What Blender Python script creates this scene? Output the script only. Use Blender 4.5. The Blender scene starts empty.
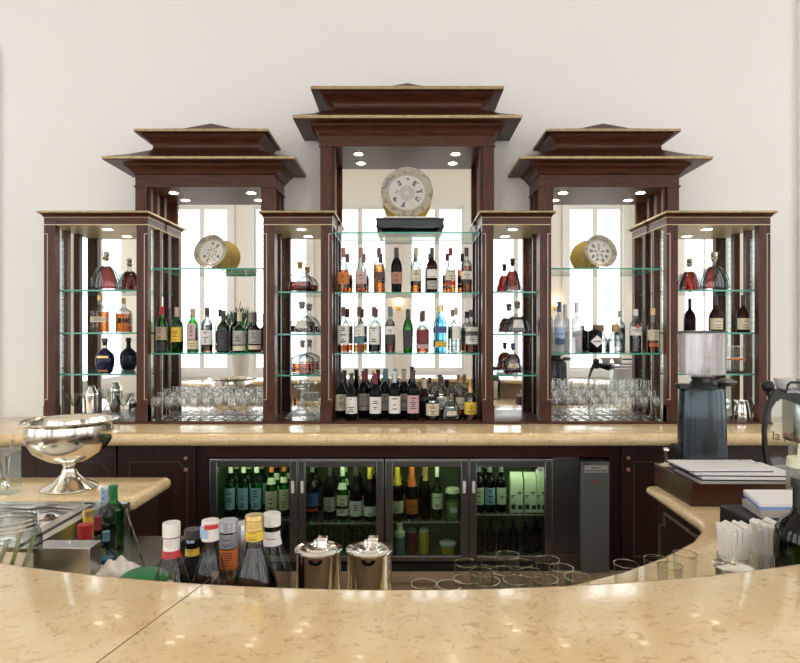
import bpy, bmesh, math, random
from mathutils import Vector, Matrix
random.seed(7)
C = bpy.context.scene.collection
PI = math.pi
VX, VY, F, EYE = 403.0, 334.0, 600.0, 1.62
CX = 0.027            # centre line of the display wall
def PX(px, Y): return (px - VX) / F * Y
def PZ(py, Y): return EYE - (py - VY) / F * Y

# ------------------------------------------------------------------ materials
M = {}
def newmat(name):
    m = bpy.data.materials.new(name); m.use_nodes = True
    nt = m.node_tree; nt.nodes.clear()
    out = nt.nodes.new('ShaderNodeOutputMaterial')
    return m, nt, out
def principled(name, col, rough=.5, metal=0, coat=0, spec=.5, bump=0, bscale=60, var=0, vscale=8, stretch=(1,1,1), emit=None, es=0):
    m, nt, out = newmat(name)
    b = nt.nodes.new('ShaderNodeBsdfPrincipled')
    b.inputs['Base Color'].default_value = (*col, 1)
    b.inputs['Roughness'].default_value = rough
    b.inputs['Metallic'].default_value = metal
    b.inputs['Coat Weight'].default_value = coat
    b.inputs['Coat Roughness'].default_value = .08
    b.inputs['Specular IOR Level'].default_value = spec
    if emit:
        b.inputs['Emission Color'].default_value = (*emit, 1); b.inputs['Emission Strength'].default_value = es
    tc = nt.nodes.new('ShaderNodeTexCoord'); mp = nt.nodes.new('ShaderNodeMapping')
    mp.inputs['Scale'].default_value = stretch
    nt.links.new(tc.outputs['Object'], mp.inputs['Vector'])
    if var:
        n = nt.nodes.new('ShaderNodeTexNoise'); n.inputs['Scale'].default_value = vscale; n.inputs['Detail'].default_value = 6
        r = nt.nodes.new('ShaderNodeValToRGB')
        r.color_ramp.elements[0].position = .3; r.color_ramp.elements[1].position = .7
        r.color_ramp.elements[0].color = (*[c*(1-var) for c in col], 1)
        r.color_ramp.elements[1].color = (*[min(1, c*(1+var)) for c in col], 1)
        nt.links.new(mp.outputs[0], n.inputs['Vector']); nt.links.new(n.outputs['Fac'], r.inputs[0]); nt.links.new(r.outputs[0], b.inputs['Base Color'])
    if bump:
        n2 = nt.nodes.new('ShaderNodeTexNoise'); n2.inputs['Scale'].default_value = bscale
        bp = nt.nodes.new('ShaderNodeBump'); bp.inputs['Strength'].default_value = bump; bp.inputs['Distance'].default_value = .002
        nt.links.new(mp.outputs[0], n2.inputs['Vector']); nt.links.new(n2.outputs['Fac'], bp.inputs['Height']); nt.links.new(bp.outputs[0], b.inputs['Normal'])
    nt.links.new(b.outputs[0], out.inputs[0]); M[name] = m
    return m
def thin_glass(name, tint, edge=None, ior=1.45, rough=0.0, gl=1.0, base=None, blend=.84):
    m, nt, out = newmat(name)
    edge = edge or tuple(c*.55 for c in tint)
    lw = nt.nodes.new('ShaderNodeLayerWeight'); lw.inputs['Blend'].default_value = blend
    mx = nt.nodes.new('ShaderNodeMix'); mx.data_type = 'RGBA'
    mx.inputs['A'].default_value = (*tint, 1); mx.inputs['B'].default_value = (*edge, 1)
    nt.links.new(lw.outputs['Facing'], mx.inputs['Factor'])
    t = nt.nodes.new('ShaderNodeBsdfTransparent'); nt.links.new(mx.outputs['Result'], t.inputs[0])
    g = nt.nodes.new('ShaderNodeBsdfGlossy'); g.inputs['Roughness'].default_value = rough; g.inputs['Color'].default_value = (gl, gl, gl, 1)
    l2 = nt.nodes.new('ShaderNodeLayerWeight'); l2.inputs['Blend'].default_value = .5
    pw = nt.nodes.new('ShaderNodeMath'); pw.operation = 'POWER'; pw.inputs[1].default_value = 4.5; nt.links.new(l2.outputs['Facing'], pw.inputs[0])
    fr = nt.nodes.new('ShaderNodeMath'); fr.operation = 'MULTIPLY_ADD'; fr.inputs[1].default_value = .85; fr.inputs[2].default_value = base if base else ((ior-1)/(ior+1))**2; nt.links.new(pw.outputs[0], fr.inputs[0])
    s = nt.nodes.new('ShaderNodeMixShader')
    nt.links.new(fr.outputs[0], s.inputs[0]); nt.links.new(t.outputs[0], s.inputs[1]); nt.links.new(g.outputs[0], s.inputs[2])
    nt.links.new(s.outputs[0], out.inputs[0]); M[name] = m
def emission(name, col, s):
    m, nt, out = newmat(name)
    e = nt.nodes.new('ShaderNodeEmission'); e.inputs[0].default_value = (*col, 1); e.inputs[1].default_value = s
    nt.links.new(e.outputs[0], out.inputs[0]); M[name] = m
def marble():
    m, nt, out = newmat('marble')
    b = nt.nodes.new('ShaderNodeBsdfPrincipled'); b.inputs['Roughness'].default_value = .13
    b.inputs['Coat Weight'].default_value = .3; b.inputs['Coat Roughness'].default_value = .03
    tc = nt.nodes.new('ShaderNodeTexCoord')
    n = nt.nodes.new('ShaderNodeTexNoise'); n.inputs['Scale'].default_value = 7; n.inputs['Detail'].default_value = 8; n.inputs['Distortion'].default_value = .6
    r = nt.nodes.new('ShaderNodeValToRGB')
    r.color_ramp.elements[0].position = .3; r.color_ramp.elements[0].color = (.88, .65, .36, 1)
    r.color_ramp.elements[1].position = .68; r.color_ramp.elements[1].color = (.96, .765, .475, 1)
    v = nt.nodes.new('ShaderNodeTexNoise'); v.inputs['Scale'].default_value = 55; v.inputs['Detail'].default_value = 7; v.inputs['Distortion'].default_value = 1.0
    r2 = nt.nodes.new('ShaderNodeValToRGB')
    r2.color_ramp.elements[0].position = .54; r2.color_ramp.elements[0].color = (0, 0, 0, 1)
    r2.color_ramp.elements[1].position = .70; r2.color_ramp.elements[1].color = (.6, .6, .6, 1)
    mx = nt.nodes.new('ShaderNodeMix'); mx.data_type = 'RGBA'; mx.inputs['B'].default_value = (.58, .37, .19, 1)
    nt.links.new(tc.outputs['Object'], n.inputs['Vector']); nt.links.new(tc.outputs['Object'], v.inputs['Vector'])
    nt.links.new(n.outputs['Fac'], r.inputs[0]); nt.links.new(v.outputs['Fac'], r2.inputs[0])
    nt.links.new(r2.outputs[0], mx.inputs['Factor']); nt.links.new(r.outputs[0], mx.inputs['A']); nt.links.new(mx.outputs['Result'], b.inputs['Base Color'])
    nt.links.new(b.outputs[0], out.inputs[0]); M['marble'] = m
def plate_mat(name, petals, seed, rim):
    # painted ceramic: concentric bands and little floral marks, local coordinates in the plate's own plane (x,z), radius 1
    m, nt, out = newmat(name)
    b = nt.nodes.new('ShaderNodeBsdfPrincipled'); b.inputs['Roughness'].default_value = .25
    uv = nt.nodes.new('ShaderNodeTexCoord')
    sp = nt.nodes.new('ShaderNodeSeparateXYZ'); nt.links.new(uv.outputs['Object'], sp.inputs[0])
    def mth(op, a, bb=None):
        n = nt.nodes.new('ShaderNodeMath'); n.operation = op
        for i, q in enumerate((a, bb)):
            if q is None: continue
            if isinstance(q, (int, float)): n.inputs[i].default_value = q
            else: nt.links.new(q, n.inputs[i])
        return n.outputs[0]
    x, z = sp.outputs['X'], sp.outputs['Y']
    rad = mth('SQRT', mth('ADD', mth('MULTIPLY', x, x), mth('MULTIPLY', z, z)))
    rr = mth('DIVIDE', rad, rim)
    ang = mth('ARCTAN2', z, x)
    pet = mth('GREATER_THAN', mth('SINE', mth('MULTIPLY', ang, petals)), .55)
    c1 = mth('MULTIPLY', mth('LESS_THAN', rr, .32), mth('GREATER_THAN', rr, .09))
    burst = mth('MULTIPLY', pet, c1)
    nz = nt.nodes.new('ShaderNodeTexNoise'); nz.inputs['Scale'].default_value = 9/rim*.35; nz.inputs['Detail'].default_value = 3; nz.noise_dimensions = '4D'; nz.inputs['W'].default_value = seed
    nt.links.new(uv.outputs['Object'], nz.inputs['Vector'])
    spots = mth('MULTIPLY', mth('GREATER_THAN', nz.outputs['Fac'], .50), mth('MULTIPLY', mth('GREATER_THAN', rr, .38), mth('LESS_THAN', rr, .62)))
    pet2 = mth('GREATER_THAN', mth('SINE', mth('MULTIPLY', ang, 9)), 0.0)
    spots = mth('MULTIPLY', spots, pet2)
    edge = mth('MULTIPLY', mth('GREATER_THAN', rr, .80), mth('GREATER_THAN', nz.outputs['Fac'], .54))
    tot = mth('MINIMUM', mth('ADD', mth('ADD', burst, spots), mth('MULTIPLY', edge, .6)), 1)
    mx = nt.nodes.new('ShaderNodeMix'); mx.data_type = 'RGBA'
    mx2 = nt.nodes.new('ShaderNodeMix'); mx2.data_type = 'RGBA'
    nt.links.new(mth('GREATER_THAN', rr, .72), mx2.inputs['Factor'])
    mx2.inputs['A'].default_value = (.62, .60, .54, 1); mx2.inputs['B'].default_value = (.42, .38, .29, 1)
    nt.links.new(mth('MULTIPLY', tot, .8), mx.inputs['Factor']); nt.links.new(mx2.outputs['Result'], mx.inputs['A']); mx.inputs['B'].default_value = (.05, .07, .10, 1)
    nt.links.new(mx.outputs['Result'], b.inputs['Base Color']); nt.links.new(b.outputs[0], out.inputs[0]); M[name] = m

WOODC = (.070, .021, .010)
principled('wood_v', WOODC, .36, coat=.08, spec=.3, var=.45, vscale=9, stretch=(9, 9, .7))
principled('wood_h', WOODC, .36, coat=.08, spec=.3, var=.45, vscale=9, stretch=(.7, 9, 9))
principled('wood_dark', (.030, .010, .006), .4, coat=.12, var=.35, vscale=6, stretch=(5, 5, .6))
principled('wood_box', (.055, .013, .009), .3, coat=.3, var=.25, vscale=6, stretch=(.8, 6, 6))
principled('gold_line', (.62, .50, .30), .45, metal=.4)
principled('gold_edge', (.46, .36, .20), .4, metal=.5, var=.2, vscale=30)
principled('inlay', (.55, .47, .36), .4)
marble()
principled('stone', (.50, .36, .24), .4, var=.12, vscale=12)
principled('plaster', (.83, .82, .80), .85, bump=.15, bscale=180)
principled('plaster_room', (.86, .80, .71), .85)
principled('floor_tile', (.30, .22, .15), .35, var=.2, vscale=5)
principled('white_paint', (.82, .80, .76), .5)
principled('mirror', (.93, .95, .94), 0.0, metal=1)
thin_glass('clear', (.985, .99, .985), (.34, .39, .37), blend=.80)
thin_glass('pane', (.975, .99, .98), (.80, .88, .85))
thin_glass('crystal', (.93, .95, .94), (.22, .27, .28), ior=1.65, blend=.72)
thin_glass('stemware', (.985, .99, .985), (.88, .89, .87), base=.10)
thin_glass('rim', (.8, .8, .8), (.8, .8, .8), base=.55)
thin_glass('tumbler_glass', (.985, .985, .98), (.80, .82, .80), base=.02)
thin_glass('green', (.18, .82, .24), (.02, .28, .07))
thin_glass('dkgreen', (.10, .22, .07), (.01, .05, .01))
thin_glass('bluegls', (.55, .80, .90), (.15, .35, .5))
thin_glass('frost', (.80, .84, .86), (.5, .6, .66), rough=.2)
thin_glass('amber', (.85, .42, .08), (.38, .12, .015))
thin_glass('ambergold', (.92, .62, .18), (.5, .25, .03))
thin_glass('redliq', (.42, .035, .015), (.08, .006, .004))
thin_glass('darkliq', (.22, .05, .03), (.03, .006, .004))
thin_glass('fridgeglass', (.80, .87, .83), (.55, .65, .6))
def cloudy(name, col, mixf):
    m = principled(name, col, .22, metal=.35, var=.35, vscale=14, stretch=(6, 6, .15)); nt = m.node_tree
    b = [n for n in nt.nodes if n.type == 'BSDF_PRINCIPLED'][0]; out = [n for n in nt.nodes if n.type == 'OUTPUT_MATERIAL'][0]
    t = nt.nodes.new('ShaderNodeBsdfTransparent'); t.inputs[0].default_value = (.9, .88, .88, 1); x = nt.nodes.new('ShaderNodeMixShader'); x.inputs[0].default_value = mixf
    nt.links.new(b.outputs[0], x.inputs[1]); nt.links.new(t.outputs[0], x.inputs[2]); nt.links.new(x.outputs[0], out.inputs[0])
cloudy('frost_white', (.80, .84, .88), .45)
cloudy('hopper', (.48, .46, .46), .35)
thin_glass('clear_light', (.98, .985, .98), (.55, .58, .56), blend=.84)
principled('shelf_edge', (.04, .33, .24), .1, spec=.6)
principled('black_glass', (.004, .006, .005), .1, spec=.13)
principled('blue_glass', (.006, .012, .04), .06, spec=.35)
principled('brown_glass', (.03, .006, .004), .1, spec=.16)
principled('matt_black', (.012, .012, .013), .45)
principled('lacquer', (.012, .018, .018), .25)
principled('machine_black', (.015, .020, .020), .28)
principled('machine_blue', (.060, .076, .086), .22, metal=.9)
principled('chrome', (.82, .80, .76), .07, metal=1)
principled('silver', (.84, .79, .70), .17, metal=1, bump=.02, bscale=12)
principled('steel', (.68, .70, .72), .28, metal=1)
principled('steel_dark', (.27, .28, .285), .33, metal=1, var=.1, vscale=3, stretch=(1, 1, 40))
principled('filter_grey', (.16, .17, .15), .45, metal=.3)
principled('fridge_in', (.17, .20, .11), .5)
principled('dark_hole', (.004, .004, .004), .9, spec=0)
principled('inlay_dim', (.12, .085, .055), .5)
for n, c in dict(cream=(.72, .64, .46), white=(.80, .78, .74), tan=(.55, .42, .30), greylab=(.42, .40, .37), darklab=(.03, .03, .035), bluelab=(.05, .10, .28),
                 redlab=(.55, .03, .03), orange=(.70, .18, .04), yellow=(.80, .55, .05), paleblue=(.35, .50, .70), teal=(.10, .22, .26), pink=(.65, .42, .44),
                 ink=(.06, .05, .05), inkred=(.35, .05, .04), inkblue=(.06, .12, .35), copper=(.42, .20, .12), green_plastic=(.015, .20, .06),
                 milk=(.80, .84, .62), cork=(.45, .28, .14), sauce=(.78, .68, .36), burgundy=(.22, .02, .04), lime=(.50, .56, .22), brown=(.12, .05, .03)).items():
    principled(n, c, .5)
principled('gold_cap', (.70, .50, .20), .3, metal=.7)
principled('silver_cap', (.50, .52, .55), .35, metal=.7)
principled('paper', (.85, .84, .85), .7)
principled('paper_blue', (.22, .34, .70), .7)
principled('napkin', (.86, .83, .78), .9, bump=.4, bscale=90)
principled('plate_back', (.55, .38, .10), .3)
principled('leaf', (.03, .13, .03), .5, var=.4, vscale=20)
plate_mat('plate_bloom', 20, 1.0, .167)
plate_mat('plate_bird', 8, 5.0, .116)
plate_mat('plate_script', 5, 9.0, .116)
emission('lamp', (1, .86, .66), 14)
emission('daylight', (.96, .98, 1), 3.3)
emission('sconce_glow', (1, .72, .40), 5)
emission('fridge_lamp', (.88, 1, .70), 17)

# ------------------------------------------------------------------ helpers
def B(): return bmesh.new()
def box(bm, x0, x1, y0, y1, z0, z1, mi=0):
    vs = [bm.verts.new(p) for p in ((x0,y0,z0),(x1,y0,z0),(x1,y1,z0),(x0,y1,z0),(x0,y0,z1),(x1,y0,z1),(x1,y1,z1),(x0,y1,z1))]
    fs = []
    for f in ((0,3,2,1),(4,5,6,7),(0,1,5,4),(1,2,6,5),(2,3,7,6),(3,0,4,7)):
        q = bm.faces.new([vs[i] for i in f]); q.material_index = mi; fs.append(q)
    return fs
def rings(bm, rs, close=True, cap0=True, cap1=True, mi=0, smooth=False, mis=None):
    """loft a list of rings (lists of 3D points, equal length)"""
    V = [[bm.verts.new(p) for p in r] for r in rs]
    n = len(V[0])
    for k in range(len(V)-1):
        for i in range(n if close else n-1):
            j = (i+1) % n
            f = bm.faces.new((V[k][i], V[k][j], V[k+1][j], V[k+1][i])); f.smooth = smooth; f.material_index = mis[k] if mis else mi
    if cap0: f = bm.faces.new(list(reversed(V[0]))); f.material_index = mis[0] if mis else mi
    if cap1: f = bm.faces.new(V[-1]); f.material_index = mis[-1] if mis else mi
    return V
def lathe(bm, prof, cx=0, cy=0, z=0, seg=24, sy=1.0, mi=0, smooth=True, cap0=True, cap1=True, pw=1.0, sx=1.0):
    rs = []
    for r, h in prof:
        ring = []
        for i in range(seg):
            a = 2*PI*i/seg; c, s = math.cos(a), math.sin(a)
            if pw != 1.0:
                c = math.copysign(abs(c)**pw, c); s = math.copysign(abs(s)**pw, s)
            ring.append((cx+r*sx*c, cy+r*sy*s, z+h))
        rs.append(ring)
    return rings(bm, rs, True, cap0, cap1, mi, smooth)
def tube(bm, pts, r, seg=8, mi=0, closed=False):
    pts = [Vector(p) for p in pts]; rs = []
    n = len(pts); up0 = Vector((0, 0, 1))
    for i, p in enumerate(pts):
        a = pts[i-1] if (i > 0 or closed) else pts[i]; b = pts[(i+1) % n] if (i < n-1 or closed) else pts[i]
        d = (b-a).normalized()
        u = up0 if abs(d.dot(up0)) < .95 else Vector((0, 1, 0))
        s = d.cross(u).normalized(); t = s.cross(d).normalized()
        rr = r[i] if isinstance(r, (list, tuple)) else r
        rs.append([tuple(p + s*math.cos(2*PI*k/seg)*rr + t*math.sin(2*PI*k/seg)*rr) for k in range(seg)])
    if closed: rs.append(rs[0])
    rings(bm, rs, True, not closed, not closed, mi, True)
def prism(bm, poly, y0, y1, mi=0):
    """polygon in (x,z), extruded along y"""
    rings(bm, [[(x, y0, z) for x, z in poly], [(x, y1, z) for x, z in poly]], mi=mi)
def prism_z(bm, poly, z0, z1, mi=0):
    rings(bm, [[(x, y, z0) for x, y in poly], [(x, y, z1) for x, y in poly]], mi=mi)
def obj(name, bm, mat, parent=None, world=False, bevel=0, rot=None):
    bmesh.ops.recalc_face_normals(bm, faces=bm.faces)
    if parent is not None and world: bmesh.ops.translate(bm, verts=bm.verts, vec=-root_loc(parent))
    me = bpy.data.meshes.new(name); bm.to_mesh(me); bm.free()
    for m in (mat if isinstance(mat, (list, tuple)) else [mat]): me.materials.append(M[m])
    me.set_sharp_from_angle(angle=math.radians(48))
    o = bpy.data.objects.new(name, me); C.objects.link(o)
    if parent is not None: o.parent = parent
    if bevel:
        b = o.modifiers.new('bevel', 'BEVEL'); b.width = bevel; b.segments = 2; b.limit_method = 'ANGLE'
    return o
def root_loc(o):
    v = Vector((0, 0, 0))
    while o is not None: v += o.location; o = o.parent
    return v
def thing(name, label, cat, loc=(0, 0, 0), rz=0, group=None):
    o = bpy.data.objects.new(name, None); C.objects.link(o); o.empty_display_size = .05
    o.location = loc; o.rotation_euler = (0, 0, rz); o['label'] = label; o['category'] = cat
    if group: o['group'] = group
    return o
def tag(o, label, cat, group=None):
    o['label'] = label; o['category'] = cat
    if group: o['group'] = group
    return o
def struct(name, bm, mat, bevel=0):
    o = obj(name, bm, mat, bevel=bevel); o['kind'] = 'structure'; return o
def dup(root, loc, label=None, group=None, rz=None):
    def cp(o, par):
        c = o.copy(); C.objects.link(c); c.parent = par
        for ch in list(o.children): cp(ch, c)
        return c
    r = cp(root, None); r.location = loc
    if rz is not None: r.rotation_euler = (0, 0, rz)
    if label: r['label'] = label
    if group: r['group'] = group
    return r
def text_mesh(name, body, size, mat, parent, loc, rot=(PI/2, 0, 0), ext=.0003):
    cu = bpy.data.curves.new(name, 'FONT'); cu.body = body; cu.size = size; cu.extrude = ext; cu.align_x = 'CENTER'; cu.align_y = 'CENTER'
    t = bpy.data.objects.new(name+'_tmp', cu); C.objects.link(t)
    dg = bpy.context.evaluated_depsgraph_get(); dg.update()
    me = bpy.data.meshes.new_from_object(t.evaluated_get(dg)); bpy.data.objects.remove(t)
    me.materials.clear(); me.materials.append(M[mat])
    o = bpy.data.objects.new(name, me); C.objects.link(o); o.parent = parent; o.location = loc; o.rotation_euler = rot
    return o
def offset_poly(poly, d):
    """inset a closed CCW polygon by d"""
    n = len(poly); out = []
    for i in range(n):
        p0, p1, p2 = Vector(poly[i-1]), Vector(poly[i]), Vector(poly[(i+1) % n])
        a = (p1-p0).normalized(); b = (p2-p1).normalized()
        n1 = Vector((-a.y, a.x)); n2 = Vector((-b.y, b.x)); m = (n1+n2)
        if m.length < 1e-6: m = n1.copy()
        m.normalize(); k = d/max(.35, m.dot(n1))
        out.append((p1.x+m.x*k, p1.y+m.y*k))
    return out
def area2(poly): return sum(poly[i-1][0]*poly[i][1]-poly[i][0]*poly[i-1][1] for i in range(len(poly)))
def bullnose(bm, poly, ztop, th, mi=0):
    if area2(poly) < 0: poly = list(reversed(poly))
    r = th/2; rs = []
    for k in range(9):
        t = -PI/2 + PI*k/8
        q = offset_poly(poly, r*(1-math.cos(t)))
        rs.append([(x, y, ztop-r+r*math.sin(t)) for x, y in q])
    rings(bm, rs, smooth=False, mi=mi)
    for f in bm.faces:
        if abs(f.normal.z) < .99: f.smooth = True
    bmesh.ops.triangulate(bm, faces=[f for f in bm.faces if len(f.verts) > 4])
def arc(cx, cy, r, a0, a1, n): return [(cx+r*math.cos(a0+(a1-a0)*i/n), cy+r*math.sin(a0+(a1-a0)*i/n)) for i in range(n+1)]

# ------------------------------------------------------------------ camera / world / render look
cam = bpy.data.cameras.new('camera'); co = bpy.data.objects.new('camera', cam); C.objects.link(co)
co.location = (0, 0, EYE); co.rotation_euler = (PI/2, 0, 0)
cam.sensor_width = 36; cam.lens = 27.0; cam.shift_x = -3/800; cam.shift_y = 2.5/800; cam.clip_start = .05
sc = bpy.context.scene; sc.camera = co
sc.view_settings.view_transform = 'Standard'; sc.view_settings.look = 'None'; sc.view_settings.exposure = 0.15; sc.view_settings.gamma = 1
sc.cycles.transparent_max_bounces = 40; sc.cycles.max_bounces = 14; sc.cycles.glossy_bounces = 8; sc.cycles.sample_clamp_indirect = 6
w = bpy.data.worlds.new('world'); sc.world = w; w.use_nodes = True
w.node_tree.nodes['Background'].inputs[0].default_value = (.85, .92, 1, 1); w.node_tree.nodes['Background'].inputs[1].default_value = .6

# ------------------------------------------------------------------ the room
WY, RX, BY, CZ = 4.18, 5.6, -5.0, 5.3
bm = B(); box(bm, -RX, RX, WY, WY+.2, 0, CZ); struct('wall_back', bm, 'plaster')
bm = B(); box(bm, -RX-.2, -RX, BY, WY, 0, CZ); struct('wall_left', bm, 'plaster_room')
bm = B(); box(bm, RX, RX+.2, BY, WY, 0, CZ); struct('wall_right', bm, 'plaster_room')
bm = B(); box(bm, -RX, RX, BY-.2, WY+.2, -.2, 0); struct('floor', bm, 'floor_tile')
bm = B(); box(bm, -RX, RX, BY-.2, WY+.2, CZ, CZ+.2); struct('ceiling', bm, 'plaster_room')
bm = B(); box(bm, -2.845, -2.822, WY-.03, WY, 1.06, 3.62); struct('trim_1', bm, 'wood_dark')
bm = B(); box(bm, 2.745, 3.4, WY-.03, WY, 0, CZ); struct('trim_2', bm, 'plaster')
# window wall behind the camera with openings
WC = [-4.45, -2.70, -.95, .75, 2.50, 4.25]; WW, WZ0, WZ1 = .65, .75, 4.5
bm = B(); xs = [-RX]
for c in WC: xs += [c-WW, c+WW]
xs += [RX]
for i in range(0, len(xs), 2): box(bm, xs[i], xs[i+1], BY-.2, BY, 0, CZ)
for c in WC:
    box(bm, c-WW, c+WW, BY-.2, BY, 0, WZ0); box(bm, c-WW, c+WW, BY-.2, BY, WZ1, CZ)
struct('wall_front', bm, 'plaster_room')
for k, c in enumerate(WC):
    bm = B()
    for (a, b_, z0, z1) in ((-WW-.08, -WW+.05, WZ0-.08, WZ1+.1), (WW-.05, WW+.08, WZ0-.08, WZ1+.1), (-WW+.05, WW-.05, WZ0-.08, WZ0+.05), (-WW+.05, WW-.05, WZ1-.05, WZ1+.1)):
        box(bm, c+a, c+b_, BY-.02, BY+.05, z0, z1)
    f = struct('window_%d' % (k+1), bm, 'white_paint')
    bm = B(); box(bm, c-WW, c+WW, BY-.17, BY-.15, WZ0, WZ1); obj('pane', bm, 'daylight', f)
    for q in (0, 1):
        bm = B(); x0 = c-WW+.05+q*(WW-.05); x1 = x0+WW-.05
        for a, b_ in ((x0, x0+.05), (x1-.05, x1)): box(bm, a, b_, BY-.06, BY-.02, WZ0+.05, WZ1-.05)
        for zz in (WZ0+.05, WZ1-.13): box(bm, x0+.05, x1-.05, BY-.06, BY-.02, zz, zz+.08)
        z = WZ0+.2
        while z < WZ1-.2:
            box(bm, x0+.05, x1-.05, BY-.055, BY-.025, z, z+.012)
            z += .13
        obj('shutter', bm, 'white_paint', f)
def added_side_window(n, X, y0, y1, s):  # unseen side windows, added so their glow brightens the back wall
    bm = B()
    for (a, b_, z0, z1) in ((y0-.08, y0+.05, WZ0-.08, WZ1+.1), (y1-.05, y1+.08, WZ0-.08, WZ1+.1), (y0+.05, y1-.05, WZ0-.08, WZ0+.05), (y0+.05, y1-.05, WZ1-.05, WZ1+.1), ((y0+y1)/2-.04, (y0+y1)/2+.04, WZ0+.05, WZ1-.05)):
        box(bm, X-.05, X+.05, a, b_, z0, z1)
    f = struct('window_%d' % n, bm, 'white_paint')  # added light source, numbered on from the window wall
    bm = B(); box(bm, X-.01, X+.01, y0+.05, y1-.05, WZ0+.05, WZ1-.05); obj('pane', bm, 'daylight', f)
for n, (X, y0, y1) in enumerate(((-RX, -3.6, -2.0), (-RX, -1.2, .4), (-RX, 1.2, 2.8), (RX, -3.6, -2.0), (RX, -1.2, .4), (RX, 1.2, 2.8))):
    added_side_window(7+n, X, y0, y1, 1)
for k, (x, lb) in enumerate([(-.10, 'between the two middle windows'), (3.37, 'on the pier right of the middle windows'), (5.25, 'at the far right end of the window wall'), (-5.3, 'at the far left end of the window wall')]):
    t = thing('wall_sconce', 'brass wall sconce with warm glowing shade ' + lb, 'wall light', (x, BY+.001, 2.25))
    bm = B(); box(bm, -.05, .05, 0, .02, -.12, .12); obj('backplate', bm, 'gold_cap', t)
    bm = B(); tube(bm, [(0, .02, -.05), (0, .10, -.09), (0, .12, -.02)], .01); obj('arm', bm, 'gold_cap', t)
    bm = B(); lathe(bm, [(.05, -.01), (.085, .06), (.07, .17)], 0, .12, 0, 16); obj('lamp_shade', bm, 'sconce_glow', t)

# ------------------------------------------------------------------ display wall
ZC = 1.0485           # back counter top
FT, FB, MY = 3.87, 3.84, 4.13
def rect_ring(cx, half, front, so, fo, z, back=WY):
    return [(cx-half-so, front-fo, z), (cx+half+so, front-fo, z), (cx+half+so, back, z), (cx-half-so, back, z)]
def downlight(parent, x, y, z, power):
    bm = B()
    lathe(bm, [(.040, -.004), (.040, 0)], x, y, z, 20); lathe(bm, [(.028, -.006), (.028, -.001)], x, y, z, 20, mi=1)
    o = obj('downlight', bm, ['chrome', 'lamp'], parent, world=True)
    l = bpy.data.lights.new('spot', 'SPOT'); l.energy = power; l.color = (1, .82, .6); l.spot_size = 2.2; l.spot_blend = .6; l.shadow_soft_size = .025
    s = bpy.data.objects.new('spot', l); C.objects.link(s); s.parent = o
    s.location = Vector((x, y, z-.012)) - root_loc(o)
def gold_hook(bm, x, d, z0, z1, y):
    """inlay line with a small hook at both ends, d = direction to the outer side"""
    t = .0022
    box(bm, x-t, x+t, y-.002, y+.001, z0, z1)
    for z in (z0, z1):
        box(bm, min(x, x+d*.018), max(x, x+d*.018), y-.002, y+.001, z-t, z+t)
def glass_shelf(parent, x0, x1, y0, y1, z):
    bm = B(); fs = box(bm, x0, x1, y0, y1, z-.010, z)
    for i in (2, 3, 5): fs[i].material_index = 1
    o = obj('shelf', bm, ['pane', 'shelf_edge'], parent, world=True)
def bead(bm, cx, half, front, z, r=.006, back=WY):
    rings(bm, [rect_ring(cx, half, front, r, r, z-r*.8, back), rect_ring(cx, half, front, r, r, z+r*.8, back)])

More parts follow.
